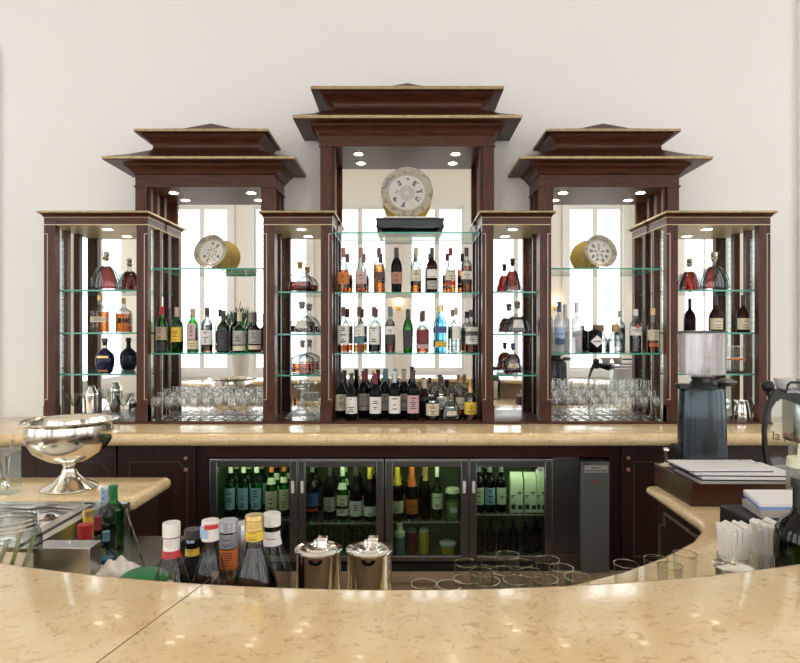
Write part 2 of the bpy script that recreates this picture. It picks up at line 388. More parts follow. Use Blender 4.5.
def low_cabinet(cx, half, label, shelves, group='glass fronted display cabinets'):
    t = thing('display_cabinet', label, 'display cabinet', (cx, 3.98, ZC))
    pw = .073; x0, x1 = cx-half, cx+half; zt = 2.318
    bm = B(); rings(bm, [rect_ring(cx, half, FB, -.002, .03, ZC, WY-.002), rect_ring(cx, half, FB, -.002, .03, ZC+.009, WY-.002), rect_ring(cx, half, FB, -.002, .022, ZC+.012, WY-.002)])
    obj('base_board', bm, 'wood_h', t, True)
    for s in (-1, 1):
        xa, xb = (x0, x0+pw) if s < 0 else (x1-pw, x1)
        bm = B(); box(bm, xa, xb, FB, FB+.05, ZC+.012, zt); box(bm, xa-(.004 if s > 0 else 0), xb+(.004 if s < 0 else 0), FB-.008, FB+.056, ZC+.012, ZC+.105)
        box(bm, xa-.004*(s > 0), xb+.004*(s < 0), FB-.011, FB+.05, ZC+.105, ZC+.112)
        p = obj('post', bm, 'wood_v', t, True)
        bm = B(); xo = xa+.022 if s < 0 else xb-.022
        gold_hook(bm, xo, -s*0+s, 1.20, 2.262, FB); obj('inlay_line', bm, 'inlay', p, True)
        bm = B(); xa2, xb2 = (x0+.002, x0+.042) if s < 0 else (x1-.042, x1-.002)
        box(bm, xa2, xb2, 4.035, 4.075, ZC+.012, zt); obj('back_post', bm, 'wood_v', t, True)
        bm = B(); xs_ = x0+.028 if s < 0 else x1-.028
        box(bm, xs_-.002, xs_+.002, FB+.051, 4.034, ZC+.012, zt); obj('side_pane', bm, 'pane', t, True)
    bm = B()
    rings(bm, [rect_ring(cx, half, FB, 0, 0, zt), rect_ring(cx, half, FB, 0, 0, 2.366), rect_ring(cx, half, FB, .004, .008, 2.372), rect_ring(cx, half, FB, .012, .022, 2.384), rect_ring(cx, half, FB, .020, .036, 2.388)])
    cr = obj('cornice', bm, 'wood_h', t, True)
    bm = B(); rings(bm, [rect_ring(cx, half, FB, .020, .040, 2.3882), rect_ring(cx, half, FB, .022, .044, 2.393), rect_ring(cx, half, FB, .022, .044, 2.399), rect_ring(cx, half, FB, .018, .038, 2.402)])
    obj('gilt_edge', bm, 'gold_edge', cr, True)
    bm = B(); bead(bm, cx, half, FB, 2.368, .003); bead(bm, cx, half, FB, zt+.002, .003); obj('gilt_line', bm, 'gold_line', cr, True)
    bm = B(); box(bm, x0+.01, x1-.01, 4.145, WY-.001, ZC+.012, zt); obj('back_board', bm, 'wood_v', t, True)
    bm = B(); box(bm, x0+.004, x1-.004, MY, MY+.012, ZC+.012, zt); obj('mirror', bm, 'mirror', t, True)
    for z in shelves: glass_shelf(t, x0+.035, x1-.035, FB+.055, MY-.002, z)
    downlight(t, cx, 3.985, zt, 4)
    return t
for s, side in ((-1, 'left'), (1, 'right')):
    low_cabinet(CX+s*1.9925, .3325, 'wide low mahogany display cabinet with three glass shelves, %s end of the display wall' % side, (1.907, 1.63, 1.362))
    low_cabinet(CX+s*.701, .221, 'narrow low mahogany display cabinet of decanters, %s of the tall middle tower' % side, (1.896, 1.622, 1.355))

def tower(cx, half, label, zf0, zf1, eave, neck, top, lo, shelves, lights, inner, outer_out=None):
    """lo = (x0,x1) bay between the low cabinets"""
    t = thing('display_tower', label, 'display tower', (cx, 3.98, ZC))
    zb = 2.4035; x0, x1 = cx-half, cx+half
    bm = B(); lx = (lo[0]+lo[1])/2; lh = (lo[1]-lo[0])/2-.001
    rings(bm, [rect_ring(lx, lh, FB, 0, .03, ZC, WY-.002), rect_ring(lx, lh, FB, 0, .03, ZC+.009, WY-.002), rect_ring(lx, lh, FB, 0, .022, ZC+.012, WY-.002)])
    obj('base_board', bm, 'wood_h', t, True)
    for s in (-1, 1):
        xa, xb = (x0, x0+.074) if s < 0 else (x1-.074, x1)
        bm = B(); box(bm, xa, xb, FT, FT+.05, zb, zf0)
        xi = (xb, xb+.02) if s < 0 else (xa-.02, xa)
        box(bm, xi[0], xi[1], FT+.02, FT+.05, zb, zf0)
        obj('post', bm, 'wood_v', t, True)
        bm = B(); box(bm, xa+.005, xb-.005, 4.05, 4.09, zb, zf0); obj('back_post', bm, 'wood_v', t, True)
        bm = B(); xs_ = x0+.03 if s < 0 else x1-.03
        box(bm, xs_-.002, xs_+.002, FT+.051, 4.049, zb, zf0); obj('side_pane', bm, 'pane', t, True)
    R = lambda so, fo, z: rect_ring(cx, half, FT, so, fo, z)
    bm = B()
    ez0, ez1, eso, efo = eave
    rings(bm, [R(0, 0, zf0), R(0, 0, zf1), R(.006, .006, zf1+.003), R(.008, .008, zf1+.010), R(.018, .014, zf1+.018), R(.040, .028, zf1+(ez0-zf1)*.72), R(.058, .040, ez0-.010), R(.060, .042, ez0), R(eso-.004, efo-.004, ez0), R(eso-.004, efo-.004, ez0+.0038)])
    cr = obj('cornice', bm, 'wood_h', t, True)
    bm = B(); bead(bm, cx, half, FT, zf0+.004, .007); obj('cornice_bead', bm, 'wood_h', cr, True)
    bm = B(); rings(bm, [R(eso-.003, efo-.003, ez0+.004), R(eso, efo, ez0+.006), R(eso, efo, ez1-.003), R(eso-.004, efo-.004, ez1)]); obj('gilt_edge', bm, 'gold_edge', cr, True)
    nso, nfo, nz = neck; tz0, tz1, tso, tfo = top
    bm = B()
    rings(bm, [R(eso-.006, efo-.006, ez1+.0002), R((eso+nso)/2, (efo+nfo)/2, ez1+(nz-ez1)*.40), R(nso, nfo, nz), R(nso+.004, nfo+.004, nz+.004), R(nso, nfo, nz+.010), R(nso, nfo, nz+(tz0-nz)*.35),
               R(nso+(tso-nso)*.2, nfo+(tfo-nfo)*.2, nz+(tz0-nz)*.62), R(nso+(tso-nso)*.55, nfo+(tfo-nfo)*.55, nz+(tz0-nz)*.88), R(nso+(tso-nso)*.62, nfo+(tfo-nfo)*.62, tz0), R(tso-.003, tfo-.003, tz0), R(tso-.003, tfo-.003, tz0+.0038)])
    rf = obj('roof', bm, 'wood_h', t, True)
    bm = B(); rings(bm, [R(tso-.003, tfo-.003, tz0+.004), R(tso, tfo, tz0+.006), R(tso, tfo, tz1-.003), R(tso-.003, tfo-.003, tz1)]); obj('gilt_edge', bm, 'gold_edge', rf, True)
    bm = B()
    dz = (334-82.5)/600*3.98+EYE if cx == CX else (334-123)/600*3.98+EYE
    rings(bm, [R(tso-.006, tfo-.006, tz1+.0002), [(cx-.16, 3.95, dz-.045), (cx+.16, 3.95, dz-.045), (cx+.16, 4.12, dz-.045), (cx-.16, 4.12, dz-.045)],
               [(cx-.004, 3.99, dz), (cx+.004, 3.99, dz), (cx+.004, 4.0, dz), (cx-.004, 4.0, dz)]])
    obj('roof_peak', bm, 'wood_h', t, True)
    zl_ = 2.364
    def back(bm, ya, yb, ins):
        box(bm, lo[0]+.006, lo[1]-.006, ya, yb, ZC+.0125, zl_); box(bm, lo[0]+.026, lo[1]-.026, ya, yb, zl_, zb); box(bm, x0+ins, x1-ins, ya, yb, zb, zf0)
    bm = B(); back(bm, 4.145, WY-.001, 0); obj('back_board', bm, 'wood_v', t, True)
    bm = B(); back(bm, MY, MY+.012, .004); obj('mirror', bm, 'mirror', t, True)
    for z in shelves: glass_shelf(t, lo[0]+.007, lo[1]-.007, FB+.055, MY-.002, z)
    for lxx in lights: downlight(t, lxx, 4.02, zf0, 5)
    return t
tower(CX, .561, 'tallest mahogany display tower with a two tier pagoda roof, in the middle of the wall', 2.829, 2.900, (2.965, 2.990, .157, .123), (-.09, -.01, 3.074), (3.168, 3.193, .052, .07),
      (CX-.48, CX+.48), (2.283, 1.892, 1.4965), (CX-.325, CX+.325), .48)
for s, side in ((-1, 'left'), (1, 'right')):
    cx = CX+s*1.304
    lo = sorted((CX+s*.922, CX+s*1.66))
    tower(cx, .45, 'side display tower with a two tier pagoda roof, %s of the tallest tower' % side, 2.568, 2.646, (2.709, 2.730, .153, .130), (-.11, -.01, 2.812), (2.898, 2.918, -.024, .08),
          lo, (2.049, 1.4965), (cx-.26, cx+.26), .9)

# ------------------------------------------------------------------ back counter and under-counter cabinets
CF = 3.43
poly = [(-3.3, 4.175), (-3.3, 2.9), (-2.60, 2.9), (-2.34, 3.10)] + [(-2.30, 3.28)] + arc(-2.16, 3.29, .14, PI, PI/2, 5)[1:] + [(2.30, CF)] + arc(2.30, CF-.14, .14, PI/2, 0, 5)[1:] + [(2.46, 2.9), (3.3, 2.9), (3.3, 4.175)]
bm = B(); bullnose(bm, poly, ZC-.0005, .075)
tag(obj('stone_worktop', bm, 'marble'), 'long polished beige marble worktop with rounded edge under the display cabinets', 'worktop')
KY, KZ0, KZ1 = 3.56, .209, .972
def kx(px): return PX(px, KY)
bm = B(); box(bm, -3.2, 3.2, KY+.02, 4.17, 0, .19); box(bm, -3.2, 3.2, KY-.0, 4.17, .145, .208)
tag(obj('stone_plinth', bm, 'stone'), 'low beige stone plinth running under the bottle coolers and cupboards', 'plinth')
def cupboard(xa, xb, label, doors):
    t = thing('under_counter_cupboard', label, 'cupboard', ((xa+xb)/2, 3.86, KZ0))
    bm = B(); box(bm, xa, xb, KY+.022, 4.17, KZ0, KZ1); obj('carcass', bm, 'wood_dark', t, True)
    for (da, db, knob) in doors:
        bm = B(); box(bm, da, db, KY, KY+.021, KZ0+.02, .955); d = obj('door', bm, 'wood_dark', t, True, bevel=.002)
        bm = B(); a, b_, z0, z1, c = da+.07, db-.045, .30, .86, .05
        pts = [(a, z0), (b_, z0), (b_, z1-c), (b_-c, z1), (a, z1)]
        for i in range(len(pts)):
            p, q = pts[i-1], pts[i]
            tube(bm, [(p[0], KY-.001, p[1]), (q[0], KY-.001, q[1])], .0022, 6)
        obj('inlay_line', bm, 'inlay_dim', d, True)
        if knob is not None:
            for z in (PZ(457.5, KY), PZ(469, KY)):
                bm = B(); rr = .011
                rings(bm, [[(knob+r*math.cos(2*PI*i/12), y, z+r*math.sin(2*PI*i/12)) for i in range(12)] for r, y in ((.006, KY), (.006, KY-.015), (rr, KY-.018), (rr, KY-.026), (.005, KY-.03))], smooth=True)
                obj('knob', bm, 'copper', d, True)
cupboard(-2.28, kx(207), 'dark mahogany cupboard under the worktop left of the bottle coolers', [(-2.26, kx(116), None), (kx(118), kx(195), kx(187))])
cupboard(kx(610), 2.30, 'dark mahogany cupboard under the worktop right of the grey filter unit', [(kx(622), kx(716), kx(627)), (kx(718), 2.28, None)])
bm = B(); box(bm, kx(207)+.002, kx(610)-.002, KY, KY+.03, PZ(457, KY), KZ1)
tag(obj('fascia_board', bm, 'wood_box'), 'thin reddish wood fascia board above the bottle coolers', 'fascia board')

def cooler(pxs, label, shelfy):
    xa, xb = kx(pxs[0]), kx(pxs[2]); t = thing('bottle_cooler', label, 'bottle cooler', ((xa+xb)/2, 3.8, KZ0))
    z0, z1 = KZ0+.001, PZ(458, KY)
    xm = kx(pxs[1]); yb = 4.10
    bm = B(); w_ = .012
    box(bm, xa, xa+w_, KY+.04, yb, z0, z1); box(bm, xb-w_, xb, KY+.04, yb, z0, z1); box(bm, xa+w_, xb-w_, yb-w_, yb, z0, z1)
    box(bm, xa+w_, xb-w_, KY+.04, yb-w_, z0, z0+.06); box(bm, xa+w_, xb-w_, KY+.04, yb-w_, z1-.02, z1)
    box(bm, xm-.015, xm+.015, KY+.04, yb-w_, z0+.06, z1-.02)
    obj('body', bm, 'fridge_in', t, True)
    bm = B(); box(bm, xa, xb, KY+.006, KY+.036, z0, PZ(566, KY)+.03-.03+.012); obj('kick_grille', bm, 'matt_black', t, True)
    for i, (da, db) in enumerate(((xa, xm), (xm, xb))):
        da += .002; db -= .002; dz0, dz1 = PZ(561.5, KY), z1-.002
        fw, ft, fb = .045, .052, .032
        bm = B(); box(bm, da, da+fw, KY, KY+.035, dz0, dz1); box(bm, db-fw, db, KY, KY+.035, dz0, dz1)
        box(bm, da+fw, db-fw, KY, KY+.035, dz0, dz0+fb); box(bm, da+fw, db-fw, KY, KY+.035, dz1-ft, dz1)
        d = obj('door', bm, 'steel_dark', t, True, bevel=.004)
        bm = B(); box(bm, da+fw, db-fw, KY+.012, KY+.016, dz0+fb, dz1-ft); obj('glass_pane', bm, 'fridgeglass', d, True)
        bm = B(); box(bm, da+.004, db-.004, KY-.012, KY, dz1-.020, dz1-.002); obj('grip_rail', bm, 'steel', d, True, bevel=.004)
        if i == 1 and pxs[0] > 300:
            bm = B(); box(bm, kx(538), kx(544), KY+.009, KY+.0115, PZ(473, KY), PZ(467.5, KY)); st_ = obj('sticker', bm, 'white', d, True)
            bm = B(); box(bm, kx(539.3), kx(542.7), KY+.0083, KY+.0088, PZ(471, KY), PZ(469.6, KY)); obj('print', bm, 'inkblue', st_, True)
        hx = db-.026 if i == 0 else da+.026
        bm = B(); box(bm, hx-.009, hx+.009, KY-.010, KY, PZ(493, KY), PZ(481, KY)); obj('handle', bm, 'white', d, True, bevel=.003)
        xsa, xsb = (xa+w_, xm-.015) if i == 0 else (xm+.015, xb-w_)
        for zz, nm in ((shelfy[i], 'wire_shelf'),):
            bm = B(); box(bm, xsa+.001, xsb-.001, KY+.06, KY+.066, zz-.008, zz)
            for q in range(12):
                xx = xsa+.01+(xsb-xsa-.02)*q/11; box(bm, xx-.0015, xx+.0015, KY+.066, yb-.02, zz-.004, zz)
            obj(nm, bm, 'greylab', t, True)
        bm = B(); box(bm, xsa+.03, xsb-.03, KY+.055, KY+.070, z1-.034, z1-.022); obj('lamp_strip', bm, 'fridge_lamp', t, True)
    return t
SH = [PZ(519.5, KY+.06), PZ(523, KY+.06), PZ(522, KY+.06), PZ(514.5, KY+.06)]
cooler((209, 297.5, 384), 'two door steel bottle cooler on the left, full of green water and wine bottles', SH[:2])
cooler((385, 469, 553), 'two door steel bottle cooler on the right, holding champagne, jars and milk cartons', SH[2:])
bm = B(); box(bm, kx(553)+.002, kx(580), KY+.03, KY+.05, KZ0, .885); box(bm, kx(553)+.002, kx(580), KY+.018, KY+.03, .80, .885); box(bm, kx(553)+.002, kx(580), KY+.018, KY+.03, KZ0, .30)
tag(obj('filler_panel', bm, 'steel_dark'), 'recessed dark steel filler panel between the right bottle cooler and the filter unit', 'panel')
t = thing('filter_unit', 'tall grey filter box with a white notice and red button right of the coolers', 'filter unit', ((kx(581)+kx(609))/2, 3.8, KZ0))
bm = B(); box(bm, kx(581), kx(609), KY-.01, 4.1, KZ0+.001, PZ(461.5, KY)); obj('housing', bm, 'filter_grey', t, True, bevel=.004)
bm = B(); box(bm, kx(584), kx(607), KY-.013, KY-.0101, PZ(472, KY), PZ(465, KY)); nt_ = obj('notice', bm, 'greylab', t, True)
for z_, s_ in ((466.8, 'WATER FILTER'), (470, 'DO NOT TURN OFF')):
    pass
bm = B()
for py_, spans in ((467.3, ((591, 594.5), (595.5, 598.8))), (470.2, ((585.5, 588.5), (589.5, 592), (593, 596.5), (597.2, 600.4), (601.3, 605.6)))):
    for a, b_ in spans: box(bm, kx(a), kx(b_), KY-.0138, KY-.0131, PZ(py_+.55, KY), PZ(py_-.55, KY))
obj('print', bm, 'ink', nt_, True)
bm = B(); box(bm, kx(582), kx(589), KY-.0125, KY-.0101, PZ(464.4, KY), PZ(462.8, KY)); obj('badge', bm, 'ink', t, True)
bm = B(); z = PZ(482, KY); x = kx(595)
rings(bm, [[(x+.008*math.cos(2*PI*i/12), y, z+.008*math.sin(2*PI*i/12)) for i in range(12)] for y in (KY-.0101, KY-.016)]); obj('button', bm, 'redlab', t, True)

# ------------------------------------------------------------------ bottles
KIND = dict(
    bordeaux=[(.92, 0), (1, .012), (1, .60), (.95, .65), (.75, .70), (.45, .745), (.38, .78), (.36, .97), (.40, .972), (.40, 1)],
    burgundy=[(.92, 0), (1, .012), (1, .46), (.90, .55), (.65, .66), (.43, .74), (.37, .80), (.35, .97), (.40, .972), (.40, 1)],
    whisky=[(.92, 0), (1, .012), (1, .58), (.97, .63), (.80, .68), (.52, .72), (.38, .75), (.35, .80), (.35, .96), (.38, 1)],
    vodka=[(.92, 0), (1, .01), (1, .62), (.95, .66), (.60, .73), (.40, .77), (.36, .80), (.36, 1)],
    belly=[(.80, 0), (.88, .03), (.92, .30), (1, .55), (.95, .63), (.70, .72), (.40, .79), (.35, .85), (.35, 1)],
    lowbelly=[(.9, 0), (1, .05), (1, .40), (.85, .52), (.55, .64), (.40, .72), (.35, .80), (.33, 1)],
    squat=[(.95, 0), (1, .02), (1, .52), (.92, .58), (.60, .64), (.36, .67), (.33, .72), (.33, .98), (.36, 1)],
    flare=[(.9, 0), (1, .02), (1, .40), (.85, .52), (.60, .62), (.42, .70), (.40, .75), (.40, 1)],
)
def rad(prof, f):
    for (r0, h0), (r1, h1) in zip(prof, prof[1:]):
        if h0 <= f <= h1: return r0+(r1-r0)*((f-h0)/max(1e-6, h1-h0))
    return prof[-1][0]
def sub_prof(prof, f0, f1, k, H, R, dr=0):
    pts = [(rad(prof, f0)*R*k+dr, f0*H)] + [(r*R*k+dr, h*H) for r, h in prof if f0 < h < f1] + [(rad(prof, f1)*R*k+dr, f1*H)]
    return pts
def label_band(bm, prof, f0, f1, H, R, sx=1, sy=1, pw=1.0, arcdeg=78, seed=0, ink=True, sq=1.0):
    rnd = random.Random(seed); nz, na = 17, 16; a0 = math.radians(-90-arcdeg); a1 = math.radians(-90+arcdeg)
    V = []
    for k in range(nz+1):
        f = f0+(f1-f0)*k/nz; r = rad(prof, f)*R*1.0+.0009; row = []
        for i in range(na+1):
            a = a0+(a1-a0)*i/na; c, s = math.cos(a), math.sin(a)
            if pw != 1: c = math.copysign(abs(c)**pw, c); s = math.copysign(abs(s)**pw, s)
            row.append(bm.verts.new((r*sx*c, r*sy*s-(0.0004 if sy != 1 else 0), f*H)))
        V.append(row)
    rows = [k for k in range(2, nz-2, 2) if rnd.random() < .6]; span = {k: rnd.choice((1, 2, 3)) for k in rows}
    for k in range(nz):
        for i in range(na):
            f = bm.faces.new((V[k][i], V[k][i+1], V[k+1][i+1], V[k+1][i])); f.smooth = True
            if ink and k in rows and 8-span[k] <= i < 8+span[k]: f.material_index = 1
def bottle(label, kind, loc, H, R, glass, liquid=None, labels=(), cap=(.86, 'ink'), cat='bottle', sy=1.0, pw=1.0, name='bottle', seed=0, group=None, rz=0, lk=.93):
    prof = KIND[kind] if isinstance(kind, str) else kind
    t = thing(name, label, cat, loc, rz, group)
    seg = 24
    bm = B(); lathe(bm, [(r*R, h*H) for r, h in prof], seg=seg, sy=sy, pw=pw, cap1=False); obj('glass_body', bm, glass, t)
    if liquid:
        bm = B(); lathe(bm, sub_prof(prof, .02 if lk > .9 else .06, liquid[1], lk, H, R), seg=seg, sy=sy, pw=pw); obj('liquid', bm, liquid[0], t)
    for i, lb in enumerate(labels):
        f0, f1, m = lb[:3]; ad = lb[3] if len(lb) > 3 else 78; inkm = lb[4] if len(lb) > 4 else 'ink'
        bm = B(); label_band(bm, prof, f0, f1, H, R, sy=sy, pw=pw, arcdeg=ad, seed=seed*7+i+1, ink=(inkm is not None)); obj('paper_label', bm, [m, inkm or 'ink'], t)
    if cap:
        f0, m = cap[:2]; k = cap[2] if len(cap) > 2 else 1.0
        bm = B(); pp = sub_prof(prof, f0, 1.0, k, H, R, .0012); pp.append((pp[-1][0]*.96, H+.003)); 
        if len(cap) > 3:
            q0, q1 = pp[0], pp[-2]; pp2 = [q0]
            for i_ in range(1, 13): zz_ = q0[1]+(q1[1]-q0[1])*i_/13; rr_ = q0[0] if i_ < 3 else max(q0[0], q1[0]); pp2.append((rr_*(1.0 if i_ % 3 else .965), zz_))
            pp = pp2 + [(q1[0], q1[1]), pp[-1]]
        lathe(bm, pp, seg=20); obj('cap', bm, m, t)
    return t
def at(px, Y, z): return (PX(px, Y), Y, z+.0006)

# tall middle tower, upper bottle shelf (z 1.892) : px, kind, glass, liquid, labels, cap, label text
Z1, Z2, Y1 = 1.892, 1.4965, 3.985
R0 = .036
up = [
 (343.5, 'lowbelly', 'clear', ('amber', .50), [(.20, .46, 'orange')], (.80, 'copper'), 'clear whisky bottle with orange label and copper cap, first on the upper middle shelf'),
 (361.0, 'lowbelly', 'clear', ('amber', .45), [(.20, .48, 'pink')], (.80, 'copper'), 'clear whisky bottle with pinkish beige label, second on the upper middle shelf'),
 (379.0, 'whisky', 'clear', ('ambergold', .62), [(.32, .46, 'brown')], (.80, 'brown'), 'golden whisky bottle with narrow brown band, third on the upper middle shelf'),
 (396.5, 'belly', 'black_glass', None, [(.20, .46, 'copper')], (.78, 'ink'), 'black bottle with copper label left of the centre on the upper middle shelf'),
 (416.0, 'whisky', 'clear', ('ambergold', .46), [(.26, .52, 'cream')], (.82, 'tan'), 'slim pale whisky bottle with tan cork cap beside the black bottle'),
 (432.0, 'whisky', 'brown_glass', None, [(.33, .52, 'white'), (.08, .27, 'greylab')], (.80, 'ink'), 'dark brown bottle with two white labels on the upper middle shelf'),
 (450.5, 'lowbelly', 'clear', ('ambergold', .40), [(.28, .50, 'cream'), (.17, .25, 'redlab')], (.84, 'burgundy'), 'pale whisky bottle with cream and red labels on the upper middle shelf'),
 (466.5, 'whisky', 'clear', ('amber', .60), [(.30, .48, 'white'), (.20, .28, 'darklab')], (.82, 'ink'), 'amber whisky bottle with white label, last on the upper middle shelf'),
]
for i, (px, k, g, lq, lb, cp, tx) in enumerate(up):
    bottle(tx, k, at(px, Y1, Z1), .296, R0+(.002 if i in (0, 1, 3) else 0), g, lq, lb, cp, seed=i)
mid = [
 (343.5, .300, .038, 'whisky', 'clear', ('amber', .16), [(.18, .60, 'white')], (.80, 'brown'), 'clear bottle with tall white label and orange spirit, first on the lower middle shelf'),
 (359.0, .300, .037, 'whisky', 'clear', ('ambergold', .18), [(.37, .60, 'white'), (.20, .36, 'teal')], (.80, 'brown'), 'bottle with white over teal label, second on the lower middle shelf'),
 (374.0, .300, .038, 'whisky', 'clear', ('darkliq', .18), [(.18, .60, 'white')], (.80, 'brown'), 'clear bottle with tall white label and dark spirit, third on the lower middle shelf'),
 (390.0, .300, .035, 'whisky', 'clear', ('amber', .64), [(.40, .58, 'white'), (.18, .38, 'darklab')], (.82, 'teal'), 'whisky bottle with white and slate label, fourth on the lower middle shelf'),
 (408.0, .285, .035, 'belly', 'green', None, [(.10, .52, 'darklab')], (.80, 'ink'), 'bright green bottle with black label in the middle of the lower middle shelf'),
 (423.0, .275, .040, 'squat', 'clear', ('amber', .56), [(.22, .54, 'burgundy'), (.10, .20, 'pink')], (.76, 'brown'), 'broad shouldered bottle with burgundy label right of the green bottle'),
 (441.0, .310, .038, 'vodka', 'bluegls', None, [(.42, .56, 'bluelab'), (.12, .24, 'yellow')], (.88, 'gold_cap'), 'tall pale blue bottle with slanted blue band and yellow label'),
 (456.0, .295, .034, 'vodka', 'clear', ('clear', .5), [(.30, .60, 'white', 50, None)], (.84, 'tan'), 'clear bottle with plain white label beside the pale blue bottle'),
 (471.5, .280, .042, 'whisky', 'clear', ('amber', .2), [(.20, .60, 'white'), (.40, .50, 'darklab')], (.84, 'ink'), 'clear bottle with dark diagonal band and black cap at the right end'),
]
for i, (px, H, R, k, g, lq, lb, cp, tx) in enumerate(mid):
    sq = k == 'squat' or 'pale blue bottle with' in tx
    bottle(tx, k, at(px, Y1, Z2), H, R, g, lq, lb, cp, seed=20+i, pw=.6 if 'tall pale blue' in tx else 1, sy=.8 if 'tall pale blue' in tx else 1)
# wine on the tower floor
ZF = ZC+.012
fr = [(351.5, 'burgundy', .30, 'a pale landscape label, front row at the left end', 'white', 'ink'), (375.4, 'bordeaux', .30, 'a square white label and red capsule, front row', 'white', 'burgundy'),
      (394.6, 'bordeaux', .31, 'a notched white label and silver capsule, front row', 'white', 'silver_cap'), (413.0, 'bordeaux', .32, 'a pink and white label, front row', 'pink', 'ink')]
for i, (px, k, H, d, lm, cm) in enumerate(fr):
    bottle('dark red wine bottle with %s' % d, k, at(px, 3.925, ZF), H, .0385, 'black_glass', None, [(.14, .50, lm)], (.78, cm), cat='wine bottle', name='wine_bottle', seed=40+i)
bk = [(341.5, 'burgundy', .30, 'a beige label, back row at the left end', 'cream', 'ink'), (364.0, 'bordeaux', .31, 'a grey label and red capsule, back row', 'greylab', 'burgundy'),
      (385.0, 'bordeaux', .31, 'a narrow grey label, back row between red and silver capsules', 'greylab', 'teal'), (404.0, 'bordeaux', .31, 'a taupe label with red line, back row', 'greylab', 'greylab')]
for i, (px, k, H, d, lm, cm) in enumerate(bk):
    bottle('dark wine bottle with %s' % d, k, at(px, 4.03, ZF), H, .0385, 'black_glass', None, [(.16, .52, lm)], (.78, cm), cat='wine bottle', name='wine_bottle', seed=50+i)
bottle('dark brown spirit bottle with white wax cap behind the red wines', 'burgundy', at(424.5, 4.03, ZF), .25, .036, 'brown_glass', None, [(.45, .55, 'darklab')], (.78, 'cream'), seed=60)
bottle('squat cognac bottle with square cream label next to the wines', [(.95, 0), (1, .02), (1, .50), (.85, .56), (.4, .66), (.25, .74), (.22, .80), (.24, .82), (.24, 1)], at(432.5, 3.93, ZF), .24, .043, 'clear', ('darkliq', .48), [(.12, .44, 'cream')], (.86, 'ink'), seed=61)
bottle('round bellied black cognac decanter with oval cream label', [(.75, 0), (1, .03), (.98, .14), (.80, .35), (.55, .50), (.25, .60), (.18, .66), (.18, .78), (.22, .80), (.22, 1)], at(451.3, 3.925, ZF), .225, .066, 'crystal', ('darkliq', .35), [(.14, .26, 'cream', 30)], (.76, 'ink'), seed=62, sy=.6, name='decanter', cat='decanter')
bottle('cognac bottle with gold capsule and yellow label at the right end', 'squat', at(470.5, 3.93, ZF), .265, .041, 'clear', ('amber', .46), [(.14, .44, 'yellow')], (.66, 'gold_cap'), seed=63)
bottle('clear bottle with black cap at the back between the cognac bottles', 'vodka', at(441.5, 4.05, ZF), .27, .036, 'clear', ('clear', .5), [(.2, .5, 'white')], (.84, 'ink'), seed=64)
bottle('clear bottle with olive cap at the back beside the gold capsule', 'vodka', at(461.0, 4.05, ZF), .27, .036, 'clear', ('ambergold', .4), [(.2, .5, 'cream')], (.84, 'cork'), seed=65)

# left tower whisky shelf
lt = [
 (161.7, .300, .036, 'bordeaux', 'green', None, [(.28, .56, 'tan'), (.03, .24, 'darklab', 90, None)], (.84, 'redlab'), 'green whisky bottle with tan label and red cap, leftmost on the left tower shelf'),
 (177.0, .298, .037, 'bordeaux', 'green', None, [(.24, .56, 'yellow', 70, 'inkred')], (.80, 'tan'), 'green whisky bottle with yellow label second on the left tower shelf'),
 (193.0, .290, .038, 'vodka', 'clear', ('dkgreen', .26), [(.08, .28, 'cream'), (.30, .66, 'pink', 40)], (.84, 'tan'), 'pale bottle with low cream label and pink neck strip on the left tower shelf'),
 (207.0, .295, .037, 'vodka', 'clear', ('amber', .16), [(.18, .50, 'white')], (.84, 'ink'), 'clear bottle with white label and a little amber whisky on the left tower shelf'),
 (223.5, .275, .041, 'whisky', 'dkgreen', None, [(.05, .52, 'darklab')], (.80, 'ink'), 'dark green bottle with black label and white lettering on the left tower shelf'),
 (239.5, .268, .043, 'squat', 'green', None, [(.20, .54, 'greylab'), (.05, .17, 'cream', 78, None)], (.78, 'cream'), 'broad green bottle with light grey label before last on the left tower shelf'),
 (254.7, .265, .041, 'squat', 'darkliq', None, [(.22, .56, 'greylab'), (.08, .18, 'cream', 78, None)], (.80, 'ink'), 'brown bottle with grey label, rightmost on the left tower shelf'),
]
for i, (px, H, R, k, g, lq, lb, cp, tx) in enumerate(lt): bottle(tx, k, at(px, Y1, Z2), H, R, g, lq, lb, cp, seed=70+i)
# right tower shelf
rt = [
 (559.3, .335, .0345, 'bordeaux', 'frost_white', None, [(.30, .50, 'paleblue', 70, 'inkblue'), (.16, .28, 'bluelab', 60)], (.80, 'bluelab'), 'frosted vodka bottle with blue cap and blue label, leftmost on the right tower shelf'),
 (576.7, .330, .035, 'bordeaux', 'frost_white', None, [(.30, .42, 'greylab', 60)], (.80, 'silver_cap'), 'tall frosted vodka bottle with grey lettering and silver blue cap'),
 (595.0, .180, .046, [(.92, 0), (1, .02), (1, .74), (.9, .80), (.45, .84), (.34, .86), (.34, 1)], 'black_glass', None, [], (.86, 'brown'), 'short black gin bottle with white diamond label'),
 (615.0, .185, .062, [(.95, 0), (1, .04), (.98, .22), (.85, .42), (.5, .62), (.3, .70), (.27, .72), (.27, 1)], 'crystal', ('clear', .5), [], (.74, 'cork', 1.3), 'round clear tequila bottle with a big cork stopper'),
 (635.5, .285, .038, 'vodka', 'clear', ('clear', .6), [(.40, .60, 'white'), (.12, .38, 'frost', 78, None)], (.86, 'white'), 'clear rum bottle with white label and round red emblem'),
 (653.0, .290, .038, 'squat', 'clear', ('amber', .30), [(.28, .52, 'cream'), (.14, .22, 'orange', 60)], (.86, 'gold_cap'), 'bottle with cream label and gold cap, rightmost on the right tower shelf'),
]
RT = []
for i, (px, H, R, k, g, lq, lb, cp, tx) in enumerate(rt): RT.append(bottle(tx, k, at(px, Y1, Z2), H, R, g, lq, lb, cp, seed=90+i))
